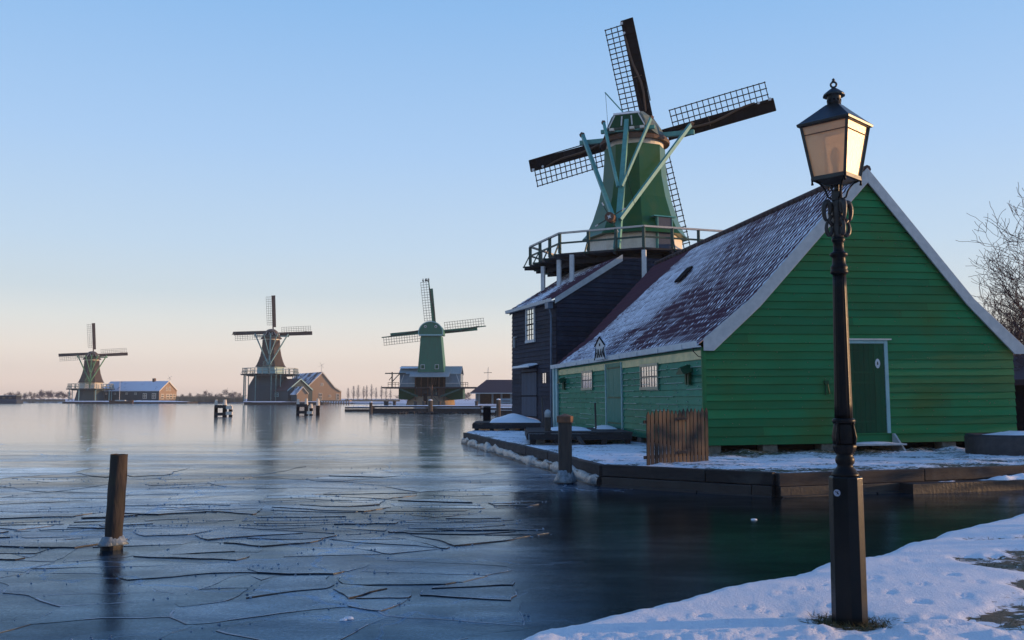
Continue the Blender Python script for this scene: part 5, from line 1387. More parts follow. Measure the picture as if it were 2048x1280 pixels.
# ------------------------------------------------------------------ dark tub at right
tb = thing('round_ended_tub', 'low dark round ended tub with snow inside at the right end of the barn', 'tub', (13.9, 24.0, .48), R(-4))
def stad(hx, hy, n=20):
    pts = []
    for i in range(n + 1): a = math.pi / 2 + math.pi * i / n; pts.append((-hx + hy * math.cos(a), hy * math.sin(a)))
    for i in range(n + 1): a = -math.pi / 2 + math.pi * i / n; pts.append((hx + hy * math.cos(a), hy * math.sin(a)))
    return pts
m = MB(); o1, o2, o3 = stad(1.2, .85), stad(1.2, .87), stad(1.2, .74)
n = len(o1)
m.add([(x, y, -.1) for x, y in o1] + [(x, y, .42) for x, y in o2] + [(x, y, .5) for x, y in [(a * .985, c * .97) for a, c in o2]] + [(x, y, .46) for x, y in o3] + [(x, y, .34) for x, y in o3],
      [(j * n + i, j * n + (i + 1) % n, (j + 1) * n + (i + 1) % n, (j + 1) * n + i) for j in range(4) for i in range(n)])
m.build('wall', TUB, tb, smooth=True)
m = MB(); m.add([(0, 0, .54)] + [(x * .97, y * .97, .44 + .03 * nz(x, y, 0, 2)) for x, y in o3] + [(x * .6, y * .6, .55 + .05 * nz(x, y, 3, 2)) for x, y in o3], [(1 + i, 1 + (i + 1) % n, 1 + n + (i + 1) % n, 1 + n + i) for i in range(n)] + [(1 + n + i, 1 + n + (i + 1) % n, 0) for i in range(n)])
m.build('snow', SNOW, tb, smooth=True)

# ------------------------------------------------------------------ the street lamp
lp = thing('street_lamp', 'ornate black cast iron street lamp with frosted four sided lantern on the snowy bank', 'street lamp', LAMP, R(250.2))
# local frame: +x points at the camera; z from the snow
Z0 = LAMP.z
def zl(py): return zat(py, LAMP.y) - Z0
vang = [R(a) for a in (-82, -47, 6.7, 42, 82, 135, 180, 225)]
m = MB(); rr0, rr1 = .129, .122
zb, zt_ = -.08, zl(952)
m.add([(rr0 * math.cos(a), rr0 * math.sin(a), zb) for a in vang] + [(rr1 * math.cos(a), rr1 * math.sin(a), zt_ - .01) for a in vang] + [(rr1 * .93 * math.cos(a), rr1 * .93 * math.sin(a), zt_) for a in vang],
      [(j * 8 + i, j * 8 + (i + 1) % 8, (j + 1) * 8 + (i + 1) % 8, (j + 1) * 8 + i) for j in range(2) for i in range(8)] + [tuple(16 + i for i in range(8))])
basep = m.build('base', BASEIRON, lp, bevel=.003)
px_ = .00372
pr = [(.098, 952), (.100, 949), (.094, 945), (.084, 943), (.080, 940), (.060, 934), (.055, 930), (.066, 926), (.070, 920), (.066, 914), (.056, 911), (.062, 908)]
m = MB(); m.lathe([(r, zl(y)) for r, y in pr], 28); m.build('base_moulding', IRON, lp, smooth=True)
m = MB()
cup = [(.050, 911), (.074, 903), (.084, 895), (.086, 890), (.082, 889)]
m.lathe([(r, zl(y)) for r, y in cup], 64, rf=lambda a, z: 1 + .05 * abs(math.sin(a * 6)) - .02); m.build('fluted_cup', IRON, lp, smooth=True)
vase = [(.074, 890), (.080, 882), (.081, 873), (.078, 862), (.071, 852), (.066, 846)]
m = MB(); m.lathe([(r, zl(y)) for r, y in vase], 96, rf=lambda a, z: 1 + .05 * abs(math.cos(a * 2)) ** 3 + .012 * math.sin(a * 32 + z * 160)); 
for q in range(4):
    a = R(45 + 90 * q + 12)
    m.tube([(.084 * math.cos(a), .084 * math.sin(a), zl(888)), (.092 * math.cos(a), .092 * math.sin(a), zl(874)), (.082 * math.cos(a), .082 * math.sin(a), zl(858)), (.075 * math.cos(a), .075 * math.sin(a), zl(849)), (.084 * math.cos(a), .084 * math.sin(a), zl(845)), (.088 * math.cos(a), .088 * math.sin(a), zl(848))], [.012, .014, .010, .009, .012, .006], 6)
m.build('acanthus_vase', IRON, lp, smooth=True)
m = MB(); m.lathe([(r, zl(y)) for r, y in [(.064, 847), (.082, 845), (.084, 841), (.080, 838), (.066, 836)]], 28); m.build('ring', IRON, lp, smooth=True)
m = MB(); m.lathe([(lerp(.066, .049, t), zl(lerp(837, 548, t))) for t in [i / 10 for i in range(11)]], 120, rf=lambda a, z: 1 - .055 * abs(math.sin(a * 8)) ** .6); m.build('fluted_shaft', IRON, lp, smooth=True)
m = MB(); m.lathe([(r, zl(y)) for r, y in [(.050, 549), (.064, 547), (.066, 543), (.060, 540), (.062, 537), (.064, 534), (.055, 531), (.050, 528), (.048, 517), (.052, 514), (.064, 512), (.066, 508), (.060, 506), (.046, 504), (.040, 502), (.038, 486), (.044, 484), (.050, 481), (.048, 477), (.040, 475)]], 28); m.build('shaft_rings', IRON, lp, smooth=True)
m = MB(); m.lathe([(r, zl(y)) for r, y in [(.040, 476), (.036, 468), (.042, 455), (.034, 440), (.045, 430), (.040, 418), (.038, 412), (.044, 409), (.038, 405), (.042, 400)]], 24, rf=lambda a, z: 1 + .06 * math.sin(a * 4 + z * 40)); m.build('bracket_core', IRONBROWN, lp, smooth=True)
# four scrolls round the core
for q in range(4):
    a0 = R(-62 + 90 * q); ca, sa = math.cos(a0), math.sin(a0)
    def sc(r, z): return (r * ca, r * sa, z)
    m = MB()
    up = []
    for i in range(15):                                # upper C-scroll ending in a volute
        t = i / 14; an = lerp(R(-70), R(235), t); rr = lerp(.062, .026, t)
        up.append(sc(.078 + rr * math.cos(an) * .62, zl(424) + rr * 1.45 * math.sin(an) + .012))
    m.tube(up, [.012 + .010 * math.sin(math.pi * i / 14) for i in range(15)], 7)
    lo = []
    for i in range(15):
        t = i / 14; an = lerp(R(75), R(-215), t); rr = lerp(.055, .020, t)
        lo.append(sc(.066 + rr * math.cos(an) * .6, zl(460) + rr * 1.25 * math.sin(an) + .004))
    m.tube(lo, [.010 + .007 * math.sin(math.pi * i / 14) for i in range(15)], 7)
    m.tube([sc(.04, zl(452)), sc(.075, zl(441)), sc(.045, zl(432))], [.014, .018, .012], 7)
    m.build('scroll_bracket', IRONBROWN, lp, smooth=True)
m = MB(); m.beam((0, 0, zl(402)), (0, 0, zl(384)), .078, .078); m.lathe([(.03, zl(384)), (.022, zl(380)), (.012, zl(362))], 10); m.build('neck_block', IRONBROWN, lp, bevel=.004)
# lantern, square, turned so one pane faces left of the camera and one right
th0 = R(-25.6)
def LQ_(s, ang_i, z):
    a = th0 + math.pi / 4 + ang_i * math.pi / 2; r = s * math.sqrt(2); return Vector((r * math.cos(a), r * math.sin(a), z))
zB, zE = zl(358), zl(253)
sB, sE = .128, .186
m = MB()
for i in range(4):
    a, c = LQ_(sB, i, zB), LQ_(sE, i, zE); m.beam(a, c, .022, .022)
    m.beam(LQ_(sB, i, zB), LQ_(sB, i + 1, zB), .026, .03); m.beam(LQ_(sE - .003, i, zE), LQ_(sE - .003, i + 1, zE), .022, .024)
    pA, pB_ = LQ_(sB + .004, i, zB), LQ_(sB + .004, i + 1, zB)
m.add([LQ_(sB, i, zB - .005) for i in range(4)] + [LQ_(sB * .45, i, zB - .05) for i in range(4)], [(0, 1, 5, 4), (1, 2, 6, 5), (2, 3, 7, 6), (3, 0, 4, 7), (4, 5, 6, 7)])
m.build('lantern_frame', COPPER, lp)
def lampglass():
    m = bpy.data.materials.new('frosted_amber_lantern_glass'); m.use_nodes = True
    N, L = m.node_tree.nodes, m.node_tree.links
    for x in list(N):
        if x.type != 'OUTPUT_MATERIAL': N.remove(x)
    out = [x for x in N if x.type == 'OUTPUT_MATERIAL'][0]
    co = N.new('ShaderNodeTexCoord')
    nn_ = N.new('ShaderNodeTexNoise'); nn_.inputs['Scale'].default_value = 60; nn_.inputs['Detail'].default_value = 4; L.new(co.outputs['Object'], nn_.inputs[0])
    bp_ = N.new('ShaderNodeBump'); bp_.inputs['Strength'].default_value = .7; bp_.inputs['Distance'].default_value = .004; L.new(nn_.outputs[0], bp_.inputs['Height'])
    tr = N.new('ShaderNodeBsdfTranslucent'); tr.inputs['Color'].default_value = (1.0, .68, .36, 1); L.new(bp_.outputs[0], tr.inputs['Normal'])
    df = N.new('ShaderNodeBsdfDiffuse'); df.inputs['Color'].default_value = (.80, .59, .37, 1); L.new(bp_.outputs[0], df.inputs['Normal'])
    gl = N.new('ShaderNodeBsdfGlossy'); gl.inputs['Roughness'].default_value = .35; gl.inputs['Color'].default_value = (1, .93, .8, 1); L.new(bp_.outputs[0], gl.inputs['Normal'])
    tp = N.new('ShaderNodeBsdfRefraction'); tp.inputs['Roughness'].default_value = .55; tp.inputs['IOR'].default_value = 1.02; tp.inputs['Color'].default_value = (.9, .72, .5, 1)
    def mixs(f, a, b_):
        x = N.new('ShaderNodeMixShader'); x.inputs[0].default_value = f; L.new(a, x.inputs[1]); L.new(b_, x.inputs[2]); return x.outputs[0]
    s1 = mixs(.5, tr.outputs[0], df.outputs[0]); s2 = mixs(.15, s1, gl.outputs[0]); s3_ = mixs(.2, s2, tp.outputs[0])
    L.new(s3_, out.inputs['Surface'])
    return m
LG = lampglass()
for i in range(4):
    m = MB(); a, c_2, d_, e_ = LQ_(sB - .004, i, zB + .01), LQ_(sB - .004, i + 1, zB + .01), LQ_(sE - .006, i + 1, zE - .008), LQ_(sE - .006, i, zE - .008)
    m.quad(a, c_2, d_, e_); m.build('glass_pane', LG, lp, recalc=False)
m = MB()
for i in range(4): m.beam(LQ_(sE - .010, i, zE - .075), LQ_(sE - .010, i + 1, zE - .075), .006, .006)
m.build('reflector_rim', BROWN, lp)
m = MB()
zR = zl(211)
lv = [(sE + .022, zE - .008), (sE + .026, zE + .012), (sE + .012, zE + .022), (.095, zl(222)), (.052, zR), (.045, zR + .004)]
vs = []; 
for s0, z in lv: vs += [LQ_(s0, i, z) for i in range(4)]
m.add(vs, [(j * 4 + i, j * 4 + (i + 1) % 4, (j + 1) * 4 + (i + 1) % 4, (j + 1) * 4 + i) for j in range(len(lv) - 1) for i in range(4)] + [(0, 1, 2, 3), (20, 21, 22, 23)])
rfl = m.build('lantern_roof', COPPER, lp, bevel=.003)
m = MB(); m.lathe([(.052, zR - .003), (.052, zl(190)), (.053, zl(189))], 24); m.build('chimney', COPPER, rfl, smooth=True)
m = MB()
for q in range(10):
    a = q * 2 * math.pi / 10; m.tube([(.051 * math.cos(a), .051 * math.sin(a), zl(202)), (.0545 * math.cos(a), .0545 * math.sin(a), zl(202))], .008, 6)
build_each(m, 'vent_hole', TAR, rfl)
m = MB(); m.lathe([(.055, zl(191)), (.080, zl(193)), (.072, zl(188)), (.042, zl(181)), (.014, zl(176)), (.008, zl(174))], 48, rf=lambda a, z: 1 + (.05 * abs(math.sin(a * 6)) if z < zl(186) else 0)); m.build('chimney_cap', COPPER, rfl, smooth=True)
m = MB(); zc = zl(169.5); m.tube([(0, .021 * math.cos(a), zc + .021 * math.sin(a)) for a in [i * math.pi / 8 for i in range(17)]], .008, 6); m.tube([(0, 0, zl(176)), (0, 0, zc - .018)], .009, 6)
m.lathe([(.004, zc + .02), (.016, zc + .03), (.007, zc + .036), (.013, zc + .042), (.002, zc + .052)], 8); m.build('finial', COPPER, rfl, smooth=True)
for i in range(4):
    a = LQ_(sB, i, zB)
    m = MB(); d = Vector((a.x, a.y, 0)).normalized()
    m.tube([a + Vector((0, 0, -.01)), a - d * .05 + Vector((0, 0, -.035)), a - d * .075 + Vector((0, 0, -.06)), d * .085 + Vector((0, 0, zl(382))), d * .07 + Vector((0, 0, zl(394))), d * .03 + Vector((0, 0, zl(399)))], .0075, 6)
    m.tube([a + d * .002 + Vector((0, 0, .005)), a + d * .006 + Vector((0, 0, -.03)), a + d * .004 + Vector((0, 0, -.05))], [.013, .007, .011], 6)
    m.build('lantern_arm', IRON, lp, smooth=True)
for i in range(4):
    a = LQ_(.045, i, 0); m = MB(); m.tube([Vector((a.x * .5, a.y * .5, zl(388))), Vector((a.x * .62, a.y * .62, zB - .04))], .006, 6); m.build('inner_rod', IRON, lp)
m = MB(); m.lathe([(.012, zl(357)), (.022, zl(350)), (.022, zl(338)), (.016, zl(334)), (.034, zl(326)), (.040, zl(312)), (.032, zl(300)), (.004, zl(294))], 14); m.build('bulb', mat('opal_bulb', (.5, .42, .32), rough=.4, bump=0), lp, smooth=True)
# round sticker on the pillar
a = R(-22); n_ = Vector((math.cos((vang[1] + vang[2]) / 2), math.sin((vang[1] + vang[2]) / 2), 0)); tt = Vector((-n_.y, n_.x, 0))
rad = rr1 * math.cos((vang[2] - vang[1]) / 2) + .0015
c0 = n_ * rad + tt * -.026 + Vector((0, 0, zl(984)))
m = MB(); m.add([c0 + tt * (.0255 * math.cos(q)) + Vector((0, 0, .0255 * math.sin(q))) for q in [i * math.pi / 12 for i in range(24)]], [tuple(range(24))]); stk = m.build('round_sticker', mat('white_sticker', (.42, .46, .55), rough=.6, bump=0), basep)
m = MB(); 
c1 = c0 + n_ * .001
def sp(x, z): return c1 + tt * x + Vector((0, 0, z))
for a_, b_, w_ in (((-.010, .010), (.004, .002), .006), ((.004, .002), (.014, -.010), .007), ((.004, .002), (.000, -.012), .004), ((.002, .006), (.012, .013), .004), ((-.010, .010), (-.015, .004), .004)):
    m.beam(sp(*a_), sp(*b_), w_, .001, up=n_)
m.build('printed_mark', IRON, stk)

# ------------------------------------------------------------------ trees
def bare_tree(seed, h, spread, mats, depth=6, r0=.16, ntw=3, lean=(0, 0), twig_r=.006, nseg=3, first=.28, name='bare_tree'):
    rnd = random.Random(seed); T, C_ = MB(), MB()
    def rec(p, d, ln, r, lev):
        pts = [p]; rs = [r]; dd = Vector(d)
        for i in range(nseg):
            dd = (dd + Vector((rnd.uniform(-1, 1), rnd.uniform(-1, 1), rnd.uniform(-.5, .8))) * (.16 + .04 * lev)).normalized()
            pts.append(pts[-1] + dd * (ln / nseg)); rs.append(max(twig_r, lerp(r, r * .62, (i + 1) / nseg)))
        (T if lev < 2 else C_).tube(pts, rs, 6 if lev < 2 else (4 if lev < 4 else 3), cap=False)
        if lev >= depth: return
        nb = ntw + (1 if lev < 3 else 0)
        for k in range(nb):
            f = rnd.uniform(.35, 1) if k else 1
            idx = min(nseg, max(1, int(round(f * nseg)))); q = pts[idx]
            ax = Vector((rnd.uniform(-1, 1), rnd.uniform(-1, 1), rnd.uniform(-.3, .5))).normalized()
            nd = (dd * (1.0 if k == 0 else .55) + ax * spread * (.45 if k == 0 else .9)).normalized()
            rec(q, nd, ln * rnd.uniform(.62, .86), max(twig_r, rs[idx] * (.75 if k == 0 else .55)), lev + 1)
    rec(Vector((0, 0, 0)), Vector((lean[0], lean[1], 1)).normalized(), h * first, r0, 0)
    return T, C_
def place_tree(label, X, Y, z, seed, h, spread, m1_, m2_, name='bare_tree', group=None, **kw):
    T, C_ = bare_tree(seed, h, spread, None, **kw)
    r = thing(name, label, 'tree', (X, Y, z), 0, group)
    T.build('trunk', m1_, r, recalc=False); C_.build('crown', m2_, r, recalc=False)
    return r
place_tree('tall dark bare tree behind the right end of the barn', 22.9, 37.0, .5, 11, 14.4, .70, BARK, TWIG, depth=6, r0=.24, lean=(-.10, 0), twig_r=.009, ntw=3, first=.26, nseg=4, group='bare trees behind the barn')
place_tree('reddish bushy bare tree just behind the right eave of the barn', 24.0, 41.5, .5, 23, 8.2, .7, BARK, TWIG, depth=7, r0=.14, lean=(-.1, 0), twig_r=.006, ntw=3, group='bare trees behind the barn')
place_tree('low dense tangle of bare branches at the right edge beside the barn', 20.4, 33.5, .5, 31, 6.2, .8, BARK, TWIG, depth=6, r0=.12, lean=(-.02, 0), twig_r=.007, ntw=3, group='bare trees behind the barn')
place_tree('reddish brown thicket of thin bare branches low beside the barn roof end', 21.9, 38.5, .5, 47, 7.0, .6, BARK, TWIG, depth=6, r0=.11, lean=(-.03, 0), twig_r=.007, ntw=3, group='bare trees behind the barn')
simple_house('dark_shed', 'low dark shed glimpsed past the right end of the barn', 'shed', (18.0, 30.5, .45), R(12), 6, 7, 2.0, 2.95, TAR, TAR, ROOF_BARE, trim=TAR)

ORD = 'first second third fourth fifth sixth seventh eighth ninth tenth eleventh twelfth thirteenth'.split()
# far bare trees, three prototypes copied
def poplar(seed, h=15):
    rnd = random.Random(seed); T, C_ = MB(), MB()
    T.tube([(0, 0, 0), (.1, 0, h * .5), (0, .1, h * .82)], [.28, .16, .06], 5, cap=False)
    for k in range(70):
        t = .10 + .87 * k / 70; z = h * t * .9; a = rnd.uniform(0, 6.28); ln = h * .30 * (1 - t) ** .55 * rnd.uniform(.6, 1.1); up_ = rnd.uniform(.8, 2.0)
        d = Vector((math.cos(a), math.sin(a), up_)).normalized(); p = Vector((0, 0, z)); q = p + d * ln
        C_.tube([p, p + d * ln * .5 + Vector((0, 0, .1)), q], [.07, .05, .035], 3, cap=False)
        for _ in range(3):
            f = rnd.uniform(.3, 1); e = Vector((rnd.uniform(-1, 1), rnd.uniform(-1, 1), rnd.uniform(.8, 2))).normalized(); b0 = p + d * ln * f
            C_.tube([b0, b0 + e * ln * .35], [.04, .03], 3, cap=False)
    return T, C_
protos = []
for s, h, sp_, dp_ in ((3, 15, .30, 5), (5, 12, .8, 5), (8, 10, .9, 5)):
    T, C_ = bare_tree(s, h, sp_, None, depth=dp_, r0=.25, twig_r=.05, ntw=3)
    protos.append((T, C_))
protos[0] = poplar(3)
far_meshes = []
def far_tree(px, Y, hpx, kind, group, label, first={}):
    z = .6; X = along(px, Y)
    hm = hpx / 1848.7 * Y / (1.0)
    base_h = (15, 12, 10)[kind] * .92
    if kind not in first:
        r = thing('distant_tree', label, 'tree', (0, 0, 0), 0, group)
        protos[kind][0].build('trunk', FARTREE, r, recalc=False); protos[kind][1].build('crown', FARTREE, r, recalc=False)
        first[kind] = r; o = r
    else:
        o = copy_tree(first[kind]); 
    o['label'] = label; o['group'] = group
    o.location = (X, Y, z); k = hm / base_h; o.scale = (k, k, k); o.rotation_euler = (0, 0, random.uniform(0, 6.28))
rt = random.Random(5)
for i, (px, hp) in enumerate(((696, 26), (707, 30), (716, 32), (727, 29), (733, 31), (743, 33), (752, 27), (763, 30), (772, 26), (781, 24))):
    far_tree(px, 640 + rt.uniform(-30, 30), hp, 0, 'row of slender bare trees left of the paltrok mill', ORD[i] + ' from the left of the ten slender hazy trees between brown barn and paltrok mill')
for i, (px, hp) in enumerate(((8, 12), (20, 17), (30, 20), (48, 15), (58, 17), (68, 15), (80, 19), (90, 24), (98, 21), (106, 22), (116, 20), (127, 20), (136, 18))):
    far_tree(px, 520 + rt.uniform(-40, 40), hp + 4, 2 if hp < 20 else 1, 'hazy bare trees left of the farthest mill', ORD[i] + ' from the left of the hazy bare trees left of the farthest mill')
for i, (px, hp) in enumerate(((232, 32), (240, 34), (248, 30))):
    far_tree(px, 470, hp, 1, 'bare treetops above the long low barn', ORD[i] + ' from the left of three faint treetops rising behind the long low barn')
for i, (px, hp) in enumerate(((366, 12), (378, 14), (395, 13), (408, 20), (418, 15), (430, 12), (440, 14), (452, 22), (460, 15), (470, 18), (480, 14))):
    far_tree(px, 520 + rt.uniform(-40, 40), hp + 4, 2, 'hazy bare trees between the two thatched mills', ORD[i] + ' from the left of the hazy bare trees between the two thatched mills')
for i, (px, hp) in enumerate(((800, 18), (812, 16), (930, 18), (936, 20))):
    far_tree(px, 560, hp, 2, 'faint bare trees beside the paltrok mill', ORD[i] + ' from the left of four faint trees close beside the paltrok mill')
# reeds on the far bank
m = MB(); rr = random.Random(9)
for px0, px1, Y, n_r, hh in ((352, 486, 372, 2600, 2.3), (352, 420, 366, 500, 2.6), (40, 130, 400, 1200, 1.3), (690, 800, 420, 900, 1.3)):
    for _ in range(n_r):
        px = rr.uniform(px0, px1); y = Y + rr.uniform(-6, 12); x = along(px, y); h = hh * rr.uniform(.5, 1.1) * (1 + .3 * nz(x, 0, 0, .2)); l = rr.uniform(-.25, .25)
        m.add([(x - .16, y, .45), (x + .16, y, .45), (x + l, y, .5 + h)], [(0, 1, 2)], rr.random())
stuff(m.build('reeds', REED, recalc=False), 'tall dry reeds along the far bank', 'reeds')

# ------------------------------------------------------------------ small life on the water
def bird_mesh():
    m = MB(); m.lathe([(.001, 0), (.05, .03), (.09, .10), (.085, .2), (.045, .29), (.05, .33), (.045, .38), (.01, .41)], 8)
    m.tube([(0, .05, .1), (0, .2, -.05)], [.04, .02], 5); m.tube([(0, -.04, .36), (0, -.1, .35)], [.015, .004], 4)
    return m
bp0 = None
def hub_pt(root_loc, heading, k, hub, ang, r, t):
    x = hub[0] + math.cos(ang) * r - math.sin(ang) * t; z = hub[2] + math.sin(ang) * r + math.cos(ang) * t
    c, s = math.cos(-heading), math.sin(-heading); y = hub[1]
    return Vector(root_loc) + Vector((x * c - y * s, x * s + y * c, z)) * k
spots = [(hub_pt(p3, hd3, 1, (0, 3.4, Z3(661)), R(96.2), 9.95, t), 'black bird perched on the upper sail tip of the green paltrok mill') for t in (1.12, .62, .35, 0)]
spots += [(hub_pt((x2, D2, zat(748, D2)), R(-10.6), k2, (0, 2.75, 7.95), R(183.4), r, -.12), 'black bird perched on the left sail of the thatched mill with the spoked wheel') for r in (7.4, 6.9, 6.2, 5.3)]
for i, (p, lb_) in enumerate(spots):
    if bp0 is None: bp0 = bird_mesh().build('perched_bird', BIRD); o = bp0
    else: o = bp0.copy(); COL.objects.link(o)
    lb_ = ORD[i % 4] + ' bird from the left perched on the ' + ('upper sail tip of the paltrok' if i < 4 else 'left sail of the thatched') + ' mill'
    tag(o, lb_, 'bird', 'birds perched on the sail of the ' + ('green paltrok mill' if i < 4 else 'thatched mill'))
    o.location = p; k = 1.6 if i < 4 else 2.6; o.scale = (k, k, k); o.rotation_euler = (0, 0, rr.uniform(0, 6))
dk0 = None
for i in range(40):
    px = rr.uniform(783, 938); Y = 118 - rr.random() * 5
    if dk0 is None:
        m = MB(); vs = []
        m.tube([(-.28, 0, .08), (-.2, 0, .1), (0, 0, .09), (.15, 0, .08), (.22, 0, .12)], [.02, .09, .12, .10, .03], 7); m.tube([(.15, 0, .1), (.2, 0, .24), (.24, 0, .27), (.33, 0, .26)], [.045, .035, .045, .01], 6)
        dk0 = m.build('floating_duck', BIRD); o = dk0
    else: o = dk0.copy(); COL.objects.link(o)
    tag(o, 'dark duck among the flock on the water in front of the long dock', 'duck', 'ducks before the long dock')
    o.location = (along(px, Y), Y, 0); o.rotation_euler = (0, 0, rr.uniform(0, 6.28)); k = rr.uniform(.9, 1.2); o.scale = (k, k, k)

# ------------------------------------------------------------------ broken ice plates
def clip(poly, p, n_):
    out = []
    for i in range(len(poly)):
        a, c = poly[i], poly[(i + 1) % len(poly)]
        da = (a[0] - p[0]) * n_[0] + (a[1] - p[1]) * n_[1]; dc = (c[0] - p[0]) * n_[0] + (c[1] - p[1]) * n_[1]
        if da <= 0: out.append(a)
        if da * dc < 0: t = da / (da - dc); out.append((lerp(a[0], c[0], t), lerp(a[1], c[1], t)))
    return out
ri = random.Random(21)
plates = MB(); edge_flags = []
def plate(poly, z, tx, ty, th=.02, jag=.03):
    cx = sum(p[0] for p in poly) / len(poly); cy = sum(p[1] for p in poly) / len(poly)
    pts = []
    for i in range(len(poly)):
        a, c = poly[i], poly[(i + 1) % len(poly)]; L0 = math.hypot(c[0] - a[0], c[1] - a[1]); k = max(1, int(L0 / .13))
        for j in range(k):
            t = j / k; x, y = lerp(a[0], c[0], t), lerp(a[1], c[1], t)
            pts.append((x + (ri.uniform(-jag, jag) if j else 0), y + (ri.uniform(-jag, jag) if j else 0)))
    pts = [(x + .22 * nz(x, y, 2, .9) + .06 * nz(x, y, 3, 3) + .015 * nz(x, y, 7, 12), y + .18 * nz(x, y, 5, .8) + .04 * nz(x, y, 6, 3) + .012 * nz(x, y, 8, 14)) for x, y in pts]
    topv = [(x, y, z + (x - cx) * tx + (y - cy) * ty) for x, y in pts]
    botv = [(x, y, q - th - .01) for x, y, q in topv]
    n = len(pts)
    plates.add(topv + botv, [tuple(range(n))] + [(i, i + n, (i + 1) % n + n, (i + 1) % n) for i in range(n)])
    edge_flags.extend([0] + [1] * n)
    for i in range(n):                                   # frosty broken rim on the raised front edges
        a, c = topv[i], topv[(i + 1) % n]
        if (a[1] + c[1]) / 2 > cy - .02 or nz(a[0], a[1], 11, 1.6) < -.05 + .0 * jag: continue
        wv_ = .012 + .028 * abs(nz(a[0], a[1], 12, 5))
        q = [a, c, (c[0] + (cx - c[0]) * .02, c[1] + wv_, c[2] + .0015), (a[0] + (cx - a[0]) * .02, a[1] + wv_, a[2] + .0015)]
        plates.add([(a[0], a[1] - .001, a[2] + .0015), (c[0], c[1] - .001, c[2] + .0015), q[2], q[3]], [(0, 1, 2, 3)]); edge_flags.append(2)
crumbs = MB()
def edge_crumbs(poly, dens):
    for k in range(len(poly)):
        a, c = poly[k], poly[(k + 1) % len(poly)]; L0 = math.hypot(c[0] - a[0], c[1] - a[1])
        if ri.random() < .45: continue
        for _ in range(int(L0 * dens * ri.random())):
            t = ri.random(); x, y = lerp(a[0], c[0], t), lerp(a[1], c[1], t); x, y = x + .22 * nz(x, y, 2, .9) + .07 * nz(x, y, 3, 3) + ri.gauss(0, .03), y + .20 * nz(x, y, 5, .9) + .07 * nz(x, y, 6, 3) + ri.gauss(0, .03); q = ri.uniform(.006, .020)
            crumbs.add([(x - q, y - q * .6, 0), (x + q, y - q * .4, 0), (x + q * .3, y + q, 0), (x + q * ri.uniform(-.5, .5), y, q * ri.uniform(.6, 1.4))], [(0, 1, 3), (1, 2, 3), (2, 0, 3)], ri.random())
def halve(poly, p, n_):
    return clip(poly, p, n_), clip(poly, p, (-n_[0], -n_[1]))
def wetspot(x, y):
    """places without loose plates: the bank, the quay, the pile"""
    return edge_sd(x, y) > -.5 or (y > 16.2 and x > 1.0) or x > .35 + .35 * nz(x, y, 4, .8) or math.hypot(x + 5.07, y - 11.87) < .35
seeds = []
for gy in range(23):
    y = 5.0 + gy * .62 * (1 + gy * .016); stepx = 1.15 + .08 * gy
    x = -16
    while x < 6:
        seeds.append((x + ri.uniform(-.6, .6), y + ri.uniform(-.42, .42))); x += stepx * ri.uniform(.6, 1.6)
for i, (x, y) in enumerate(seeds):
    if wetspot(x, y): continue
    poly = [(x - 3.5, y - 2), (x + 3.5, y - 2), (x + 3.5, y + 2), (x - 3.5, y + 2)]
    for j, (a, c) in enumerate(seeds):
        if i != j and abs(a - x) < 6 and abs(c - y) < 4:
            poly = clip(poly, ((x + a) / 2, (y + c) / 2), (a - x, c - y))
            if len(poly) < 3: break
    if len(poly) < 3: continue
    # how badly this spot is broken: a rafted belt crosses the middle of the river
    belt = math.exp(-((y - 15.0 - .12 * x + 1.5 * nz(x, y, 1, .25)) / 2.6) ** 2) * (1 - .6 * sm(-6, -11, x))
    belt = max(belt, .35 * (nz(x, y, 6, .35) > .25))
    dark_side = sm(.2, 2.0, x)
    pieces = [poly]
    for _ in range(int(belt * ri.uniform(3, 10) + ri.random() * 1.3)):
        k = max(range(len(pieces)), key=lambda q: len(pieces[q]) * 0 + ri.random() + .3 * (max(p[0] for p in pieces[q]) - min(p[0] for p in pieces[q])))
        pc = pieces.pop(k); cx = sum(p[0] for p in pc) / len(pc); cy = sum(p[1] for p in pc) / len(pc)
        an = ri.gauss(math.pi / 2 + .12, .28) if ri.random() < .75 else ri.uniform(0, 3.1)
        for h_ in halve(pc, (cx + ri.uniform(-.2, .2), cy + ri.uniform(-.12, .12)), (math.cos(an), math.sin(an))):
            if len(h_) >= 3: pieces.append(h_)
    for pc in pieces:
        cx = sum(p[0] for p in pc) / len(pc); cy = sum(p[1] for p in pc) / len(pc); w_ = max(p[1] for p in pc) - min(p[1] for p in pc)
        if wetspot(cx, cy) or ri.random() < .18 + .5 * dark_side: continue
        g = 1 - .5 * ri.random() * belt if belt > .3 else ri.uniform(.98, 1.07)
        pc = [(cx + (p[0] - cx) * g, cy + (p[1] - cy) * g) for p in pc]
        hh = ri.random() ** 2.6 * (.007 + .012 * belt) + .001
        tilt = ri.uniform(-.003, .002) - belt * ri.random() ** 2 * .035
        tilt = max(tilt, -.014 / max(w_, .1))
        plate(pc, hh, ri.uniform(-.003, .003), tilt, th=.012 + .006 * belt, jag=.010)
        edge_crumbs(pc, 5 + 9 * belt)
po = plates.build('broken_ice_plates', ICEPLATE, recalc=True)
po.data.materials.append(ICE_EDGE); po.data.materials.append(mat('frosty_ice_rim', (.26, .34, .43), (.05, .10, .15), rough=.4, nscale=3, bump=0)); po.data.polygons.foreach_set('material_index', edge_flags)
stuff(po, 'broken and rafted thin ice plates on the river', 'ice')
stuff(crumbs.build('ice_crumbs', mat('frosty_ice_crumbs', (.10, .15, .20), (.35, .40, .46), rough=.4, nscale=2, bump=0), recalc=False), 'tiny ice crumbs along the broken plate edges', 'ice')
lump = MB()
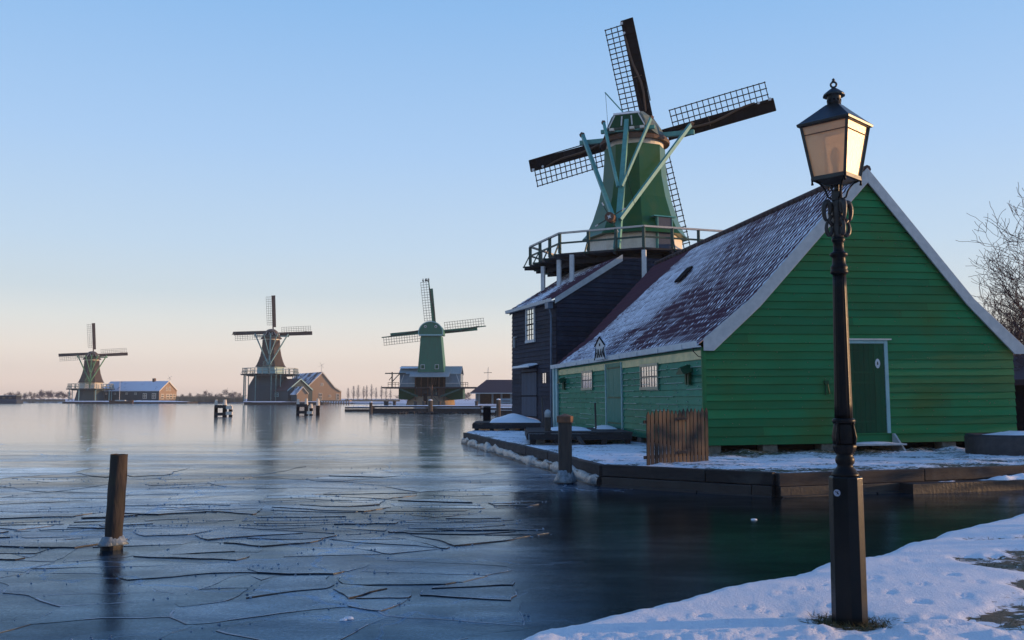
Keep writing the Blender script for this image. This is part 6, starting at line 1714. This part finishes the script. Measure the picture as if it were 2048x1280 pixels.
for px, py, s in ((1508, 1040, .045), (697, 1238, .04), (686, 1241, .03), (1365, 960, .03)):
    p = atz(px, py, 0); lump.lathe([(s, -.01), (s * .8, s * .35), (s * .3, s * .5), (.002, s * .52)], 9, c=(p.x, p.y), rf=lambda a, z: 1 + .3 * math.sin(2 * a + 1) + .15 * math.sin(5 * a))
stuff(lump.build('snow_lumps', SNOW, smooth=True), 'small lumps of frozen snow on the ice', 'snow')

# grass blades in the bare patches by the lamp and at the right
m = MB(); gr = random.Random(4)
GRASS = mat('winter_grass', (.10, .085, .03), (.06, .06, .02), rough=.9, nscale=6, bump=0, tone=.5)
cnt = 0
while cnt < 3600:
    if cnt < 1300: x, y = LAMP.x + gr.gauss(0, .22), LAMP.y + gr.gauss(-.02, .14)
    else: x, y = gr.uniform(3.2, 6.6), gr.uniform(6.6, 11.4)
    (bx_, by_, bh_), gm = bank_pt((math.atan2(x, y) - R(-28)) / R(103), math.log(math.hypot(x, y) / 2.2) / math.log(45 / 2.2))
    cnt += 1
    if gm < .40: continue
    a = gr.uniform(0, 6.28); l = gr.uniform(.03, .09); h = gr.uniform(.01, .045)
    m.add([(x - .004 * math.sin(a), y + .004 * math.cos(a), bh_ - .005), (x + .004 * math.sin(a), y - .004 * math.cos(a), bh_ - .005), (x + l * math.cos(a), y + l * math.sin(a), bh_ + h)], [(0, 1, 2)], gr.random())
stuff(m.build('winter_grass', GRASS, recalc=False), 'flattened brown winter grass showing through the snow', 'grass')

# ------------------------------------------------------------------ objects added outside the view to shade the shore
hd_ = MB()
def hedge(u, v):
    x = lerp(-1, 1, u); return x
for k in range(2600):
    x = 26 + gr.uniform(-.8, .8); y = gr.uniform(12.2, 46); z = .5 + 3.0 * gr.random() ** .7; s = gr.uniform(.15, .4)
    a, c = Vector((gr.uniform(-1, 1), gr.uniform(-1, 1), gr.uniform(-1, 1))).normalized(), Vector((gr.uniform(-1, 1), gr.uniform(-1, 1), gr.uniform(-1, 1))).normalized()
    p = Vector((x, y, z)); hd_.add([p, p + a * s, p + (a + c) * s * .7, p + c * s], [(0, 1, 2, 3)])  # unseen hedge, added to cast low shade
hg = hd_.build('shade_hedge', mat('shade_hedge_leaves', (.04, .06, .025), rough=.9, bump=0, tone=.4), recalc=False); tag(hg, 'added leafy hedge out of view at right that shades the shore', 'hedge')

# unseen building added behind the barn to keep sun off the dark gable
simple_house('gable_sun_block', 'unseen building added behind the barn to shade the dark house gable', 'building', (7.9, 44.25, .45), R(12), 8, 9, 6.4, 8.6, TAR, TAR, ROOF_HALF, trim=TAR)

# ------------------------------------------------------------------ air
HZ = MB(); HZ.box((-900, -70, -1.2), (900, 900, 34))
hz_m = bpy.data.materials.new('winter_haze'); hz_m.use_nodes = True
hn, hl = hz_m.node_tree.nodes, hz_m.node_tree.links
hn.remove(hn['Principled BSDF'])
pv = hn.new('ShaderNodeVolumePrincipled'); pv.inputs['Color'].default_value = (.95, .93, .88, 1); pv.inputs['Density'].default_value = .0003; pv.inputs['Anisotropy'].default_value = .3
hl.new(pv.outputs[0], [x for x in hn if x.type == 'OUTPUT_MATERIAL'][0].inputs['Volume'])
stuff(HZ.build('haze', hz_m), 'thin pale winter haze over the river', 'haze')

m = MB(); m.add([(-60, -60, .235), (60, -60, .235), (60, 16.5, .235), (20, 14.5, .235), (9.6, 13.2, .235), (3.9, 8.8, .235), (.6, 5.9, .235), (-1.6, 3.8, .235), (-6, -.6, .235), (-60, -8, .235)], [tuple(range(10))])
m.add([(60, -60, .235), (900, -60, .235), (900, 16.5, .235), (60, 16.5, .235)], [(0, 1, 2, 3)])
struct(m.build('near_shore', SNOW), 'snowy near shore behind the viewer')
WOODM = mat('shade_wood_needles', (.02, .035, .018), rough=.95, bump=0, tone=.4)
m = MB(); wr = random.Random(77)  # unseen wood added to darken surfaces that face the viewer
for k in range(9000):
    t = wr.random(); a = lerp(R(185), R(322), t); rad = wr.uniform(26, 33)
    x, y = rad * math.cos(a), rad * math.sin(a); z = wr.random() ** .8 * (8.5 + 2.5 * nz(x, y, 0, .2)); q = wr.uniform(.5, 1.2)
    d1_, d2_ = Vector([wr.uniform(-1, 1) for _ in range(3)]).normalized(), Vector([wr.uniform(-1, 1) for _ in range(3)]).normalized()
    p_ = Vector((x, y, z)); m.add([p_, p_ + d1_ * q, p_ + (d1_ + d2_) * q * .7, p_ + d2_ * q], [(0, 1, 2, 3)])
stuff(m.build('shade_wood', WOODM, recalc=False), 'dark wood added behind the viewer to cut the light from the low sky', 'trees')
